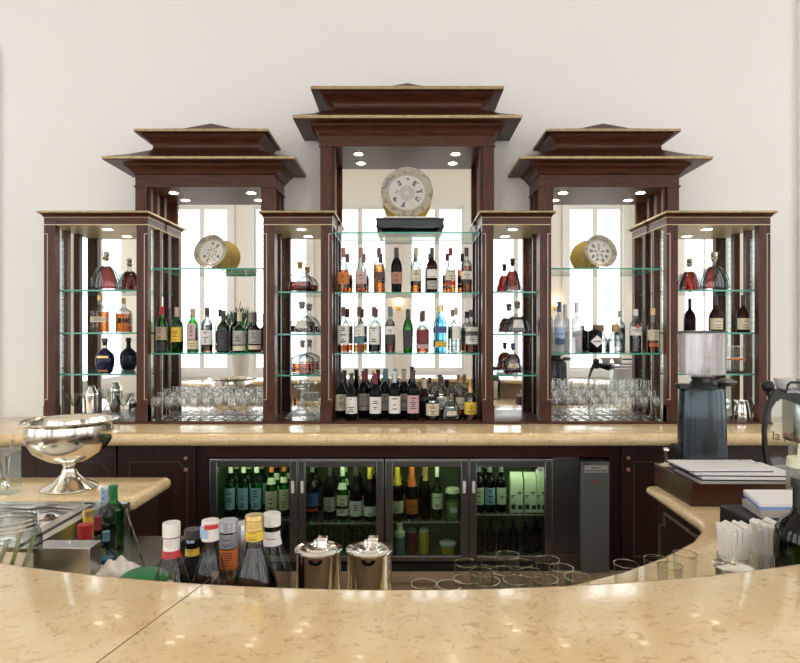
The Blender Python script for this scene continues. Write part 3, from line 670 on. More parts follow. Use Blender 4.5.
bm = B(); prism(bm, [(0, .035), (.044, .075), (0, .115), (-.044, .075)], -.0485, -.0475); dl = obj('diamond_label', bm, 'white', RT[2])
bm = B(); box(bm, -.026, .026, -.0492, -.0485, .072, .078); obj('print', bm, 'ink', dl)
bm = B(); rings(bm, [[(.013*math.cos(2*PI*i/16), y, .176+.013*math.sin(2*PI*i/16)) for i in range(16)] for y in (-.0400, -.0388)]); obj('emblem', bm, 'redlab', RT[4])
text_mesh('lettering', 'BACARDI', .016, 'ink', RT[4], (0, -.0402, .148))
text_mesh('lettering', 'BELVEDERE', .011, 'inkblue', RT[1], (0, -.0365, .118))

# low cabinet decanters
def flat_decanter(label, loc, H, W, prof, liquid, ll, glass='crystal', stop='chrome', labels=(), depth=.5, seed=0, sf=.82, name='decanter', lk=.86):
    t = bottle(label, prof, loc, H*sf, W/2, glass, (liquid, ll) if liquid else None, labels, None, cat='decanter', sy=depth, name=name, seed=seed, lk=lk)
    r = prof[-1][0]*W/2
    bm = B(); lathe(bm, [(r*.8, H*sf-.012), (r*.9, H*sf+.001), (r*1.25, H*sf+.006), (r*.9, H*sf+.014), (r*1.15, H*.92), (r*1.25, H*.97), (r*.7, H)], seg=12); obj('stopper', bm, stop, t)
    return t
PR = [(.82, 0), (.98, .05), (1, .16), (.92, .34), (.74, .54), (.58, .68), (.38, .77), (.17, .82), (.15, .97), (.22, 1)]
flat = PR
zo = (1.907, 1.63, 1.362); zi = (1.896, 1.622, 1.355)
for px, side in ((106, 'left'), (714, 'right')):
    t = flat_decanter('crystal decanter of deep red cognac on the top shelf of the far %s cabinet' % side, at(px, 3.96, zo[0]), .255, .185, flat, 'redliq', .77, depth=.45, sf=.80, lk=.82)
    # scalloped glass ribs down the sides
    for s in (-1, 1):
        bm = B(); pts = []
        for k in range(14):
            f = .03+.62*k/13; pts.append((s*(rad(flat, f)*.0925+.003+.004*abs(math.sin(k*PI/2.6))), 0, f*.204+.008))
        tube(bm, pts, .008, 6); obj('crystal_rib', bm, 'crystal', t)
bottle('square bottle of amber cognac with gold stopper in the far left cabinet', [(.96, 0), (1, .02), (1, .56), (.92, .62), (.4, .70), (.22, .74), (.22, .84), (.26, .86), (.30, .94), (.20, 1)], at(100, 3.96, zo[1]), .245, .054, 'clear', ('amber', .55), [(.28, .42, 'cream', 70)], (.84, 'gold_cap'), pw=.45, sy=.6, seed=110)
bottle('dark blue porcelain style whisky flagon on the lowest shelf of the far left cabinet', [(.62, 0), (.75, .03), (.95, .22), (1, .40), (.90, .54), (.55, .64), (.28, .70), (.24, .80), (.24, .88), (.30, .90), (.26, 1)], at(105, 3.96, zo[2]), .228, .062, 'blue_glass', None, [(.44, .50, 'gold_cap', 40, None), (.04, .10, 'copper', 40, None), (.72, .80, 'white', 60, None)], (.90, 'ink'), name='flagon', cat='bottle', sy=.75, seed=111)
for px, d in ((716, 'left one of the pair'), (743, 'right one of the pair')):
    bottle('dark cognac bottle with cream label in the far right cabinet, %s' % d, [(.95, 0), (1, .02), (1, .42), (.92, .52), (.60, .62), (.32, .68), (.28, .74), (.28, 1)], at(px, 3.95, zo[1]), .243, .042, 'brown_glass', None, [(.08, .38, 'cream')], (.74, 'ink'), seed=112, sy=.8)
flat_decanter('round crystal decanter with gold stopper, top shelf of the cabinet left of the middle tower', at(300, 3.98, zi[0]), .205, .170, [(.55, 0), (.85, .06), (1, .26), (.97, .44), (.75, .66), (.40, .78), (.18, .82), (.17, .96), (.2, 1)], 'redliq', .42, stop='gold_cap', depth=.4, seed=120)
FAN = [(.93, 0), (1, .05), (.99, .18), (.90, .36), (.70, .54), (.44, .66), (.20, .72), (.15, .76), (.15, .95), (.22, 1)]
flat_decanter('fan shaped crystal decanter with small white label on the cabinet left of the middle tower', at(302, 3.98, zi[1]), .215, .180, FAN, 'darkliq', .30, labels=[(.20, .50, 'white', 25, None)], depth=.4, stop='steel', seed=121)
flat_decanter('square shouldered crystal decanter of amber spirit on the lowest shelf left of the middle tower', at(302.5, 3.98, zi[2]), .225, .155, [(.85, 0), (1, .03), (1, .50), (.92, .60), (.5, .68), (.22, .72), (.20, .76), (.20, 1)], 'amber', .38, depth=.6, stop='steel', seed=122)
t = flat_decanter('empty wide based crystal decanter on the floor of the cabinet left of the middle tower', at(302, 3.97, ZF), .215, .215, [(.95, 0), (1, .03), (.85, .13), (.40, .28), (.26, .45), (.20, .65), (.24, .85), (.40, 1)], None, 0, glass='stemware', depth=1, sf=.97, seed=123, stop='stemware')
flat_decanter('bell shaped decanter of red cognac on the top shelf right of the middle tower', at(512.5, 3.97, zi[0]), .225, .128, [(.95, 0), (1, .06), (.93, .24), (.74, .46), (.62, .62), (.44, .74), (.20, .80), (.17, .96), (.22, 1)], 'redliq', .74, stop='machine_black', depth=.55, seed=124)
flat_decanter('fan shaped dark cognac decanter with white star label right of the middle tower', at(517.5, 3.97, zi[1]), .215, .172, FAN, 'darkliq', .62, labels=[(.22, .52, 'white', 25, None)], depth=.4, stop='steel', seed=125)
flat_decanter('dark red decanter with oval cream label, lowest shelf right of the middle tower', at(513, 3.97, zi[2]), .205, .132, [(.82, 0), (1, .08), (.96, .24), (.82, .40), (.80, .54), (.62, .70), (.28, .80), (.15, .83), (.15, .96), (.20, 1)], 'darkliq', .78, labels=[(.26, .42, 'cream', 35)], depth=.55, stop='bluelab', seed=126)

# far left cabinet floor
def stem_glass(label, loc, H, R, kind='wine', group=None, name='wine_glass', cat='glass', mat='stemware', fill=None):
    t = thing(name, label, cat, loc, group=group)
    if kind == 'wine': bowl = [(.004, .48), (.35*R, .50), (.80*R, .58), (R, .72), (.95*R, .86), (.80*R, 1)]
    elif kind == 'flute': bowl = [(.004, .42), (.45*R, .46), (.85*R, .60), (.95*R, .80), (.85*R, 1)]
    else: bowl = [(.004, .52), (.40*R, .56), (.62*R, .70), (.85*R, .86), (R, 1)]
    bm = B(); lathe(bm, [(r, h*H) for r, h in bowl], seg=18, cap0=False, cap1=False); rr_ = bowl[-1][0]
    lathe(bm, [(rr_-.0008, H-.001), (rr_-.0008, H+.0006), (rr_+.0008, H+.0006), (rr_+.0008, H-.001)], seg=18, cap0=False, cap1=False, mi=1); obj('bowl', bm, [mat, 'rim'], t)
    bm = B(); lathe(bm, [(.0045, .008), (.003, .25*H), (.0045, bowl[0][1]*H)], seg=8); obj('stem', bm, mat, t)
    bm = B(); lathe(bm, [(R*.85, 0), (R*.85, .002), (.010, .005), (.004, .010)], seg=18, cap1=False); obj('foot', bm, mat, t)
    return t
stem_glass('cut crystal cocktail glass standing at the left on the floor of the far left cabinet', at(75, 3.93, ZF), .165, .048, 'cone', mat='crystal')
stem_glass('cut crystal stemmed glass right of the steel shaker in the far left cabinet', at(123, 3.93, ZF), .170, .055, 'cone', mat='crystal')
t = thing('cocktail_shaker', 'tall steel cocktail shaker on the floor of the far left cabinet', 'shaker', at(91, 3.96, ZF))
bm = B(); lathe(bm, [(.036, 0), (.038, .01), (.044, .14)], seg=24); obj('cup', bm, 'chrome', t)
bm = B(); lathe(bm, [(.044, .14), (.046, .145), (.040, .18), (.028, .195), (.026, .21), (.018, .218)], seg=24); obj('lid', bm, 'chrome', t)
bottle('small clear bitters bottle beside the steel shaker', 'squat', at(108, 3.95, ZF), .135, .026, 'clear', ('clear', .4), [(.15, .45, 'greylab')], (.8, 'silver_cap'), seed=130)
# far right cabinet: glasses on tray, jug, jar
def tumbler(label, loc, H, R, group=None, name='tumbler'):
    bm = B(); lathe(bm, [(.001, .004), (R*.88, .003), (R*.91, .010), (R, H)], seg=28, cap0=False, cap1=False)
    lathe(bm, [(R*.91, 0), (R*.91, .003)], seg=28, mi=1)
    lathe(bm, [(R-.0009, H-.0006), (R-.0009, H+.0010), (R+.0009, H+.0010), (R+.0009, H-.0006)], seg=28, cap0=False, cap1=False, mi=1)
    o = obj(name, bm, ['tumbler_glass', 'rim']); o.location = loc
    return tag(o, label, 'glass', group)
tr = B(); lathe(tr, [(.07, 0), (.080, .004), (.080, .012), (.076, .012), (.072, .006)], seg=28); o = obj('serving_tray', tr, 'matt_black'); o.location = at(733, 4.0, zo[2]); tag(o, 'round black tray under the tumblers in the far right cabinet', 'tray')
base = at(733, 4.0, zo[2]+.007)
src = None
for i, (dx, dy) in enumerate(((-.036, -.01), (.026, -.030), (.015, .038))):
    p = (base[0]+dx, base[1]+dy, base[2])
    lb = 'short clear tumbler on the black tray in the far right cabinet'
    if src is None: src = tumbler(lb, p, .078, .031, 'tumblers on the black tray')
    else: dup(src, p)
bm = B(); lathe(bm, [(.072, 0), (.076, .003), (.076, .010), (.072, .012)], seg=28); o = obj('wooden_disc', bm, 'orange'); o.location = (base[0], base[1], base[2]+.0785); tag(o, 'round orange wood coaster board between the two layers of tumblers', 'board')
for i, (dx, dy) in enumerate(((-.036, -.01), (.026, -.030), (.015, .038))):
    dup(src, (base[0]+dx, base[1]+dy, base[2]+.0915), 'short clear tumbler on the orange board in the far right cabinet', 'tumblers on the orange board')
t = thing('steel_jug', 'small steel milk jug with a black handle on the floor of the far right cabinet', 'jug', at(742, 3.95, ZF))
bm = B(); lathe(bm, [(.052, 0), (.054, .006), (.046, .07), (.036, .115), (.038, .122), (.034, .122), (.032, .110)], seg=28, cap1=True); obj('jug_body', bm, 'chrome', t)
bm = B(); tube(bm, [(.036, 0, .11), (.065, 0, .115), (.078, 0, .08), (.062, 0, .03), (.052, 0, .02)], .006); obj('handle', bm, 'matt_black', t)
bm = B(); tube(bm, [(-.030, 0, .10), (-.048, 0, .12), (-.052, 0, .128)], [.012, .008, .005]); obj('spout', bm, 'chrome', t)
t = thing('spice_jar', 'small glass jar with grey label beside the steel jug', 'jar', at(727, 3.95, ZF))
bm = B(); lathe(bm, [(.028, 0), (.03, .004), (.03, .08), (.024, .09), (.024, .10)], seg=20); obj('glass_body', bm, 'clear', t)
bm = B(); lathe(bm, [(.0258, .09), (.0258, .108)], seg=20); obj('lid', bm, 'silver_cap', t)
bm = B(); lathe(bm, [(.0306, .025), (.0306, .06)], seg=20, cap0=False, cap1=False); obj('paper_label', bm, 'greylab', t)

# stemware on tower floors
def rows(x0, x1, specs, side):
    for (Y, n, H, R, kind, lb, gr) in specs:
        first = None
        for i in range(n):
            x = x0+(x1-x0)*(i+.5)/n + random.uniform(-.003, .003); p = (x, Y+random.uniform(-.005, .005), ZF+.0006)
            if first is None: first = stem_glass(lb, p, H, R, kind, gr, name={'wine': 'wine_glass', 'flute': 'champagne_flute', 'cone': 'cocktail_glass'}[kind])
            else: dup(first, p)
rows(CX-1.655, CX-.935, [(3.885, 9, .150, .034, 'wine', 'small clear wine glass in the front row on the left tower floor', 'front row of glasses on the left tower floor'),
                       (3.965, 10, .175, .031, 'flute', 'clear flute in the middle row on the left tower floor', 'middle row of glasses on the left tower floor'),
                       (4.045, 10, .190, .031, 'flute', 'clear flute in the back row on the left tower floor', 'back row of glasses on the left tower floor')], 'left')
rows(CX+.93, CX+1.65, [(3.89, 9, .150, .034, 'wine', 'small clear wine glass in the front row on the right tower floor', 'front row of glasses on the right tower floor'),
                      (3.97, 9, .185, .036, 'wine', 'clear wine glass in the middle row on the right tower floor', 'middle row of glasses on the right tower floor'),
                      (4.055, 9, .245, .036, 'wine', 'tall clear wine glass in the back row on the right tower floor', 'back row of glasses on the right tower floor')], 'right')

# plates on stands
def plate(label, px, py, Y, zbase, R, mat, yaw=0, tilt=14):
    z = zbase+R*math.cos(math.radians(tilt))+.004
    t = thing('decorative_plate', label, 'plate', (PX(px, Y), Y, zbase+.0006), yaw)
    bm = B(); prof = [(.001, .010), (R*.60, .010), (R*.72, .004), (R*.74, .0005), (R, -.014), (R, -.010)]
    lathe(bm, prof, seg=48, cap0=False, cap1=False)
    lathe(bm, [(.001, .015), (R*.60, .015), (R*.74, .0055), (R, -.010)], seg=48, cap0=False, cap1=False, mi=1)
    o = obj('dish', bm, [mat, 'plate_back'], t)
    o.rotation_euler = (PI/2-math.radians(tilt), 0, 0); o.location = (0, .0, z-zbase)
    # local z of the lathe points toward -Y after the turn: flip so the decorated side faces the room
    o.scale = (1, 1, -1)
    bm = B()
    for s in (-1, 1):
        tube(bm, [(s*R*.45, -.035, .012), (s*R*.45, -.045, .004), (s*R*.45, .05, .004), (s*R*.30, .045+R*.12, R*.9)], .0025, 6)
    tube(bm, [(-R*.45, .045, .004), (R*.45, .045, .004)], .0025, 6)
    obj('wire_stand', bm, 'steel', t)
plate('large cream plate with a painted flower burst standing on the black stand, middle tower', 407, 187, 4.0, 2.284+.104, .173, 'plate_bloom', tilt=8)
plate('grey painted plate with a leaf ring standing on the left tower shelf', 211, 249, 3.99, 2.049, .116, 'plate_bird', yaw=math.radians(-10))
plate('round plate with dark script and gold rim on the right tower shelf', 600, 251, 3.99, 2.049, .116, 'plate_script', yaw=math.radians(10))
t = thing('display_stand', 'black lacquer stand with curved feet carrying the large cream plate', 'stand', (PX(410, 4.0), 4.0, 2.2836))
bm = B(); box(bm, -.225, .225, -.085, .10, .082, .095); obj('stand_top', bm, 'lacquer', t, bevel=.003)
bm = B(); box(bm, -.175, .165, -.085, .10, .0955, .103); obj('top_slab', bm, 'white', t)
bm = B()
box(bm, -.218, .218, -.080, -.066, .035, .082); box(bm, -.218, -.204, -.066, .09, .035, .082); box(bm, .204, .218, -.066, .09, .035, .082)
obj('apron', bm, 'lacquer', t)
for sx in (-1, 1):
    for y in (-.072, .082):
        bm = B(); tube(bm, [(sx*.205, y, .06), (sx*.212, y, .04), (sx*.200, y, .018), (sx*.188, y, .0075)], [.016, .014, .011, .007], 8); obj('foot', bm, 'lacquer', t)

# ------------------------------------------------------------------ cooler contents
yf = KY+.14
def inx(px): return PX(px, yf)
zs = [z+.001 for z in SH]
def row(items):
    first = {}
    for (px, z, H, R, k, g, lb, cp, tx, gr) in items:
        key = (k, g, H)
        H *= 1.10
        t = bottle(tx, k, (inx(px), yf+random.uniform(-.01, .01), z), H, R, g, None, lb, cp, group=gr, seed=int(px))
        if px < 432 or 470 < px < 495:
            door = 'leftmost' if px < 298 else 'second' if px < 385 else 'third' if px < 469 else 'fourth'
            dup(t, (inx(px)+.004*(1 if px < 400 else -1), yf+.115, z), 'bottle in the shaded back row of the upper shelf behind the %s cooler door' % door, 'back row bottles behind the %s cooler door' % door)
G1 = 'green water bottles in the left cooler'
row([(230.5, zs[0], .285, .036, 'bordeaux', 'green', [(.14, .56, 'paleblue', 60)], (.84, 'milk'), 'green water bottle with pale blue label behind the leftmost cooler door', G1),
     (243.5, zs[0], .285, .036, 'bordeaux', 'green', [(.14, .56, 'paleblue', 60)], (.84, 'milk'), 'green water bottle with pale blue label behind the leftmost cooler door', G1),
     (256.5, zs[0], .285, .036, 'bordeaux', 'green', [(.14, .56, 'paleblue', 60)], (.84, 'milk'), 'green water bottle with pale blue label behind the leftmost cooler door', G1),
     (272.0, zs[0], .300, .038, 'burgundy', 'green', [(.12, .48, 'cream', 70), (.60, .72, 'milk', 70, None)], (.82, 'orange'), 'green sparkling water bottle with cream label and orange cap, leftmost cooler', None),
     (284.0, zs[0], .300, .036, 'burgundy', 'green', [(.12, .50, 'cream', 60), (.62, .72, 'milk', 70, None)], (.82, 'orange'), 'green sparkling water bottle half hidden at the right edge of the leftmost cooler', None)])
row([(312.0, zs[1]+.02, .29, .040, 'squat', 'dkgreen', [(.20, .46, 'bluelab'), (.10, .16, 'redlab', 70, None)], (.84, 'silver_cap'), 'bottle with dark blue label at the left in the second cooler door', None),
     (329.5, zs[1], .30, .037, 'bordeaux', 'black_glass', [(.16, .42, 'greylab')], (.80, 'ink'), 'dark wine bottle with grey label behind the second cooler door', None),
     (342.5, zs[1], .30, .037, 'burgundy', 'green', [(.08, .20, 'white'), (.26, .46, 'cream', 60), (.56, .68, 'milk', 60, None)], (.80, 'milk'), 'green bottle with cream neck label behind the second cooler door', None),
     (356.0, zs[1], .30, .040, 'burgundy', 'black_glass', [(.08, .36, 'white')], (.80, 'ink'), 'black wine bottle with wide white label behind the second cooler door', None),
     (370.0, zs[1], .30, .040, 'burgundy', 'black_glass', [(.08, .26, 'white')], (.76, 'yellow'), 'black sparkling wine bottle with yellow foil behind the second cooler door', None)])
row([(397.0, zs[2], .305, .040, 'burgundy', 'dkgreen', [(.12, .34, 'cream')], (.62, 'yellow'), 'champagne bottle with yellow foil at the left in the third cooler door', None),
     (412.0, zs[2], .290, .039, 'burgundy', 'black_glass', [(.10, .38, 'orange')], (.62, 'orange'), 'champagne bottle with bright orange label and orange foil', None),
     (425.5, zs[2], .305, .036, 'burgundy', 'black_glass', [], (.70, 'gold_cap'), 'black champagne bottle with gold foil behind the third cooler door', None),
     (437.0, zs[2], .290, .032, 'squat', 'green', [(.2, .5, 'milk')], (.80, 'milk'), 'green bottle with pale cap beside the glass jar in the third cooler door', None)])
row([(478.5, zs[3], .26, .035, 'bordeaux', 'dkgreen', [(.16, .52, 'milk', 60)], (.84, 'silver_cap'), 'first of three small tonic bottles behind the fourth cooler door', None),
     (489.5, zs[3], .26, .035, 'bordeaux', 'dkgreen', [(.16, .52, 'paleblue', 60)], (.84, 'silver_cap'), 'second of three small tonic bottles behind the fourth cooler door', None),
     (501.0, zs[3], .26, .033, 'bordeaux', 'dkgreen', [(.16, .52, 'milk', 60)], (.84, 'silver_cap'), 'third small tonic bottle, beside the milk cartons', None)])
# lower compartments
zl = KZ0+.001+.0605
def lower(px0, px1, n, g, tx, gr, H=.192, cap='ink', lab=None):
    first = None
    for i in range(n):
        px = px0+(px1-px0)*i/(n-1); p = (inx(px), yf+.02+(i % 2)*.03, zl)
        if first is None: first = bottle(tx, 'bordeaux', p, H, .032, g, None, lab or [], (.84, cap), group=gr)
        else: dup(first, p)
lower(228, 286, 5, 'dkgreen', 'dark green bottle in the bottom of the leftmost cooler door', 'dark bottles at the bottom of the first cooler door')
lower(312, 372, 6, 'green', 'green bottle in the bottom of the second cooler door', 'green bottles at the bottom of the second cooler door', cap='green_plastic')
lower(480, 538, 6, 'black_glass', 'black bottle in the bottom of the fourth cooler door', 'black bottles at the bottom of the fourth cooler door')
# third door items
t = thing('storage_jar', 'large clip top glass jar with white tag behind the third cooler door', 'jar', (inx(453), yf+.01, zs[2]))
bm = B(); lathe(bm, [(.044, 0), (.050, .01), (.050, .12), (.042, .145), (.042, .155)], seg=28); obj('glass_body', bm, 'clear', t)
bm = B(); lathe(bm, [(.045, .155), (.045, .172), (.038, .182)], seg=28); obj('lid', bm, 'milk', t)
bm = B(); box(bm, -.022, .022, -.054, -.051, .045, .075); obj('tag_label', bm, 'white', t)
bm = B(); lathe(bm, [(.045, .004), (.045, .10)], seg=28); obj('contents', bm, 'lime', t)
t = thing('squeeze_bottle', 'grey blue squeeze bottle with pale nozzle in the bottom of the third cooler door', 'bottle', (inx(399.5), yf-.03, zl))
bm = B(); lathe(bm, [(.036, 0), (.036, .10), (.034, .115)], seg=24); obj('bottle_body', bm, 'teal', t)
bm = B(); lathe(bm, [(.036, .115), (.034, .145), (.020, .15), (.018, .190)], seg=24); obj('nozzle', bm, 'milk', t)
for px, mt, lid, tx in ((412, 'burgundy', 'silver_cap', 'slim jar of red preserve'), (424, 'yellow', 'milk', 'slim jar of yellow juice'),):
    t = thing('preserve_jar', tx + ' in the bottom of the third cooler door', 'jar', (inx(px), yf, zl))
    bm = B(); lathe(bm, [(.028, 0), (.030, .005), (.030, .12), (.026, .13)], seg=20); obj('contents', bm, mt, t)
    bm = B(); lathe(bm, [(.027, .13), (.027, .15)], seg=20); obj('lid', bm, lid, t)
t = thing('food_tub', 'wide tub with white lid and yellow contents in the bottom of the third cooler door', 'tub', (inx(448), yf, zl))
bm = B(); lathe(bm, [(.038, 0), (.046, .055)], seg=24); obj('tub_body', bm, 'yellow', t)
bm = B(); lathe(bm, [(.052, .055), (.052, .068), (.048, .072)], seg=24); obj('lid', bm, 'white', t)
for px, tx, mt, w_ in ((515.5, 'pale green milk carton, left of the three in the fourth cooler door', 'milk', .044), (529, 'pale green milk carton in the middle with dark print', 'milk', .042), (541.5, 'yellow green milk carton at the right edge of the fourth cooler door', 'milk', .030)):
    t = thing('milk_carton', tx, 'milk carton', (inx(px if px < 541 else 539.5), yf-.01, zs[3]))
    bm = B(); W = w_*.85; H = .195 if px != 541.5 else .21
    rings(bm, [[(-W, -.035, 0), (W, -.035, 0), (W, .035, 0), (-W, .035, 0)], [(-W, -.035, H), (W, -.035, H), (W, .035, H), (-W, .035, H)], [(-W, -.004, H+.03), (W, -.004, H+.03), (W, .004, H+.03), (-W, .004, H+.03)], [(-W, -.003, H+.045), (W, -.003, H+.045), (W, .003, H+.045), (-W, .003, H+.045)]])
    obj('carton_body', bm, mt, t)
    bm = B()
    for a, b_, z0, z1 in ((-.9, -.3, .10, .106), (-.9, -.5, .09, .095), (.1, .8, .12, .126), (.1, .7, .111, .116), (-.9, -.2, .02, .05), (.2, .9, .02, .045), (-.7, -.3, .06, .064)):
        box(bm, a*W, b_*W, -.0358, -.035, z0, z1)
    obj('print', bm, 'ink', t)

# ------------------------------------------------------------------ front bar and work counters
OC = (0, 4.237); RI, RO = 3.0, 3.57
def bar_arc(r, a0, a1, n): return [(OC[0]+r*math.sin(math.radians(a0+(a1-a0)*i/n)), OC[1]-r*math.cos(math.radians(a0+(a1-a0)*i/n))) for i in range(n+1)]
t = thing('bar_counter', 'curved polished beige marble bar counter in the foreground', 'bar counter', (0, .95, 0))
bm = B(); bullnose(bm, bar_arc(RI, -44, 44, 70)+bar_arc(RO, 44, -44, 70), 1.10, .045); tp = obj('marble_top', bm, 'marble', t, True)
bm = B(); prism_z(bm, [(-.4105, 1.275), (-.4085, 1.275), (-.530, .745), (-.532, .745)], 1.1001, 1.1004); obj('slab_joint', bm, 'brown', tp, True)
bm = B(); prism_z(bm, bar_arc(RI+.08, -44, 44, 60)+bar_arc(RI+.16, 44, -44, 60), 0, 1.053); bmesh.ops.triangulate(bm, faces=[f for f in bm.faces if len(f.verts) > 4]); obj('front_panel', bm, 'stone', t, True)
bm = B(); prism_z(bm, bar_arc(RI+.03, -43.9, 44, 60)+bar_arc(RI+.40, 44, -43.9, 60), 1.053, 1.0545); bmesh.ops.triangulate(bm, faces=[f for f in bm.faces if len(f.verts) > 4]); obj('underlay', bm, 'wood_dark', t, True)
# lower work counter (centre + right)
LZ = .90
def lowarc(a0, a1, n, r=3.01): return bar_arc(r, a0, a1, n)
inner = [(1.160, 2.86), (1.155, 2.60), (1.140, 2.30), (1.10, 2.215), (1.0, 2.09), (.833, 1.946), (.66, 1.83), (.497, 1.745), (.30, 1.69), (.10, 1.662), (-.15, 1.66), (-.45, 1.70), (-.75, 1.80), (-.95, 1.90), (-1.10, 1.985), (-1.45, 2.02)]
outer = lowarc(-32, 42, 40)
poly = [(2.25, 3.05), (1.66, 3.05), (1.66, 2.87)] + inner + outer + [(2.25, 2.1)]
bm = B(); bullnose(bm, poly, LZ, .05)
tag(obj('work_counter', bm, 'marble'), 'lower beige marble work counter curving behind the bar and round to the right', 'work counter')
t = thing('counter_base', 'dark panelled base with grey moulding under the right work counter', 'counter base', (1.7, 2.5, 0))
bm = B(); prism_z(bm, [(1.20, 2.82), (1.20, 2.33), (1.05, 2.20), (.90, 2.07), (.75, 1.96), (1.10, 1.62), (1.55, 1.85), (2.2, 2.3), (2.2, 2.82)], 0, .8495); obj('carcass', bm, 'wood_dark', t, True)
bm = B(); X = 1.198
for pts in ([(2.34, .79), (2.743, .80), (2.743, .745), (2.795, .73), (2.795, .10)],):
    tube(bm, [(X, y, z) for y, z in pts], .009, 6)
obj('moulding', bm, 'inlay_dim', t, True)
# left work counter
bm = B(); bullnose(bm, [(-2.2, 2.63), (-1.175, 2.63), (-1.165, 3.01)] + arc(-1.195, 3.01, .03, 0, PI/2, 3)[1:] + [(-2.2, 3.04)], LZ, .062)
tag(obj('work_counter', bm, 'marble'), 'short beige marble counter with a rounded corner under the silver punch bowl', 'work counter')
bm = B(); box(bm, -2.15, -1.22, 2.66, 3.0, 0, .837); tag(obj('counter_base', bm, 'wood_dark'), 'plain dark wooden base under the left work counter', 'counter base')

# steel ice station on the left
t = thing('ice_station', 'stainless steel ice station with a sloping divider in front of the left work counter', 'ice station', (-1.55, 2.3, 0))
bm = B(); box(bm, -2.1, -1.185, 2.590, 2.606, .60, .893); box(bm, -2.1, -1.185, 2.565, 2.590, .885, .893); obj('back_panel', bm, 'steel', t, True)
bm = B(); box(bm, -1.200, -1.188, 2.10, 2.589, .60, .885); obj('side_panel', bm, 'steel', t, True) if 0 else bm.free()
bm = B(); n = 24; V = []
for j in range(14):
    V.append([bm.verts.new((-2.05+.68*i/n, 2.04+.54*j/13, .865+.006*math.sin(i*.9+j*.5)*math.cos(j*.8))) for i in range(n+1)])
for j in range(13):
    for i in range(n): f = bm.faces.new((V[j][i], V[j][i+1], V[j+1][i+1], V[j+1][i])); f.smooth = True
obj('ice_cover', bm, 'chrome', t, True)
bm = B(); box(bm, -1.365, -1.325, 2.045, 2.585, .80, .893); box(bm, -1.310, -1.275, 2.045, 2.585, .80, .888); box(bm, -1.325, -1.310, 2.045, 2.585, .80, .87); obj('divider', bm, 'steel', t, True)
bm = B(); box(bm, -1.27, -.93, 2.05, 2.585, .735, .75); obj('well_floor', bm, 'steel_dark', t, True)
bm = B(); tube(bm, [(-.945, 2.20, .76), (-1.185, 2.57, .87)], .004, 6); obj('end_rail', bm, 'chrome', t, True)
bm = B(); box(bm, -2.1, -.93, 2.05, 2.58, 0, .60); box(bm, -1.27, -.93, 2.06, 2.57, .60, .735); box(bm, -2.09, -1.38, 2.06, 2.56, .60, .80); obj('stand_body', bm, 'steel_dark', t, True)

# silver punch bowl
YB = 2.80
t = thing('punch_bowl', 'large silver footed punch bowl on the left marble counter', 'punch bowl', (PX(69.5, YB), YB, LZ+.0006))
k = YB/F; zr = PZ(420, YB)-LZ
hb = zr; rr = 45*k
bm = B(); lathe(bm, [(.27*rr*2, 0), (.29*rr*2, .004), (.27*rr*2, .012), (.16*rr*2, .035), (.085*rr*2, .07), (.065*rr*2, .10), (.075*rr*2, .118)], seg=48); obj('foot', bm, 'silver', t)
bm = B(); lathe(bm, [(.001, .110), (.075*rr*2, .118), (.22*rr*2, .135), (.36*rr*2, .175), (.43*rr*2, .225), (.445*rr*2, .262), (.43*rr*2, hb-.018), (.455*rr*2, hb-.010), (.50*rr*2, hb-.003), (.50*rr*2, hb+.003), (.46*rr*2, hb+.002), (.425*rr*2, hb-.014), (.43*rr*2, .262), (.41*rr*2, .225), (.34*rr*2, .180), (.20*rr*2, .142), (.001, .134)], seg=64, cap0=False, cap1=False)
obj('bowl', bm, 'silver', t)

# acrylic utensil box at the far left
t = thing('utensil_box', 'clear square utensil holder at the left edge of the marble counter', 'utensil holder', (-1.80, 2.72, LZ+.0006))
bm = B(); a, h = .045, .185
rings(bm, [[(-a, -a, 0), (a, -a, 0), (a, a, 0), (-a, a, 0)], [(-a, -a, h), (a, -a, h), (a, a, h), (-a, a, h)]], cap1=False); obj('acrylic_box', bm, 'pane', t)
bm = B(); rings(bm, [[(-q, -q, z) , (q, -q, z), (q, q, z), (-q, q, z)] for q, z in ((a+.0005, h-.003), (a+.0005, h))], cap0=False, cap1=False); obj('rim', bm, 'steel', t)
for i, (dx, dy, lx, tx) in enumerate(((.0, 0, .030, 'long steel bar spoon leaning in the clear holder'), (-.02, .015, -.02, 'steel tongs standing in the clear holder'), (.018, -.02, -.005, 'steel strainer handle in the clear holder'))):
    bm = B(); L = .24 if i == 0 else .17
    tube(bm, [(0, 0, .007), (lx*.4, 0, L*.5), (lx, 0, L)], [.004, .004, .006], 8); lathe(bm, [(.002, 0), (.012, .006), (.012, .03), (.003, .045)], sy=.4, seg=12, z=.004)
    o = obj('bar_spoon' if i == 0 else ('tongs' if i == 1 else 'strainer'), bm, 'chrome'); o.location = (-1.80+dx, 2.72+dy, LZ+.003); tag(o, tx, 'utensil')

# steel box, jar with stalks, bottles in the speed well
t = thing('steel_caddy', 'brushed steel box on the work counter between the stalk jar and the bottles', 'box', (PX(65, 1.78), 1.80, LZ+.0006))
bm = B(); box(bm, -.083, .083, -.04, .03, 0, .092); obj('box_body', bm, 'steel', t, bevel=.003)
bm = B(); lathe(bm, [(.008, .0925), (.008, .097), (.004, .10)], .0, 0, 0, 12); obj('knob', bm, 'steel', t)
bm = B(); box(bm, -.015, .015, -.045, -.041, .0, .022); obj('red_tab', bm, 'redlab', t)
t = thing('stalk_jar', 'round glass jar in the bottom left corner holding green stalks', 'jar', (PX(11, 1.66), 1.66, LZ+.0006))
rj = .076
bm = B(); lathe(bm, [(rj*.85, 0), (rj, .015), (rj, .145), (rj*.93, .170), (rj*.80, .182), (rj*.84, .190), (rj*.80, .198), (rj*.84, .206), (rj*.82, .216)], seg=36, cap1=False); obj('glass_body', bm, 'clear', t)
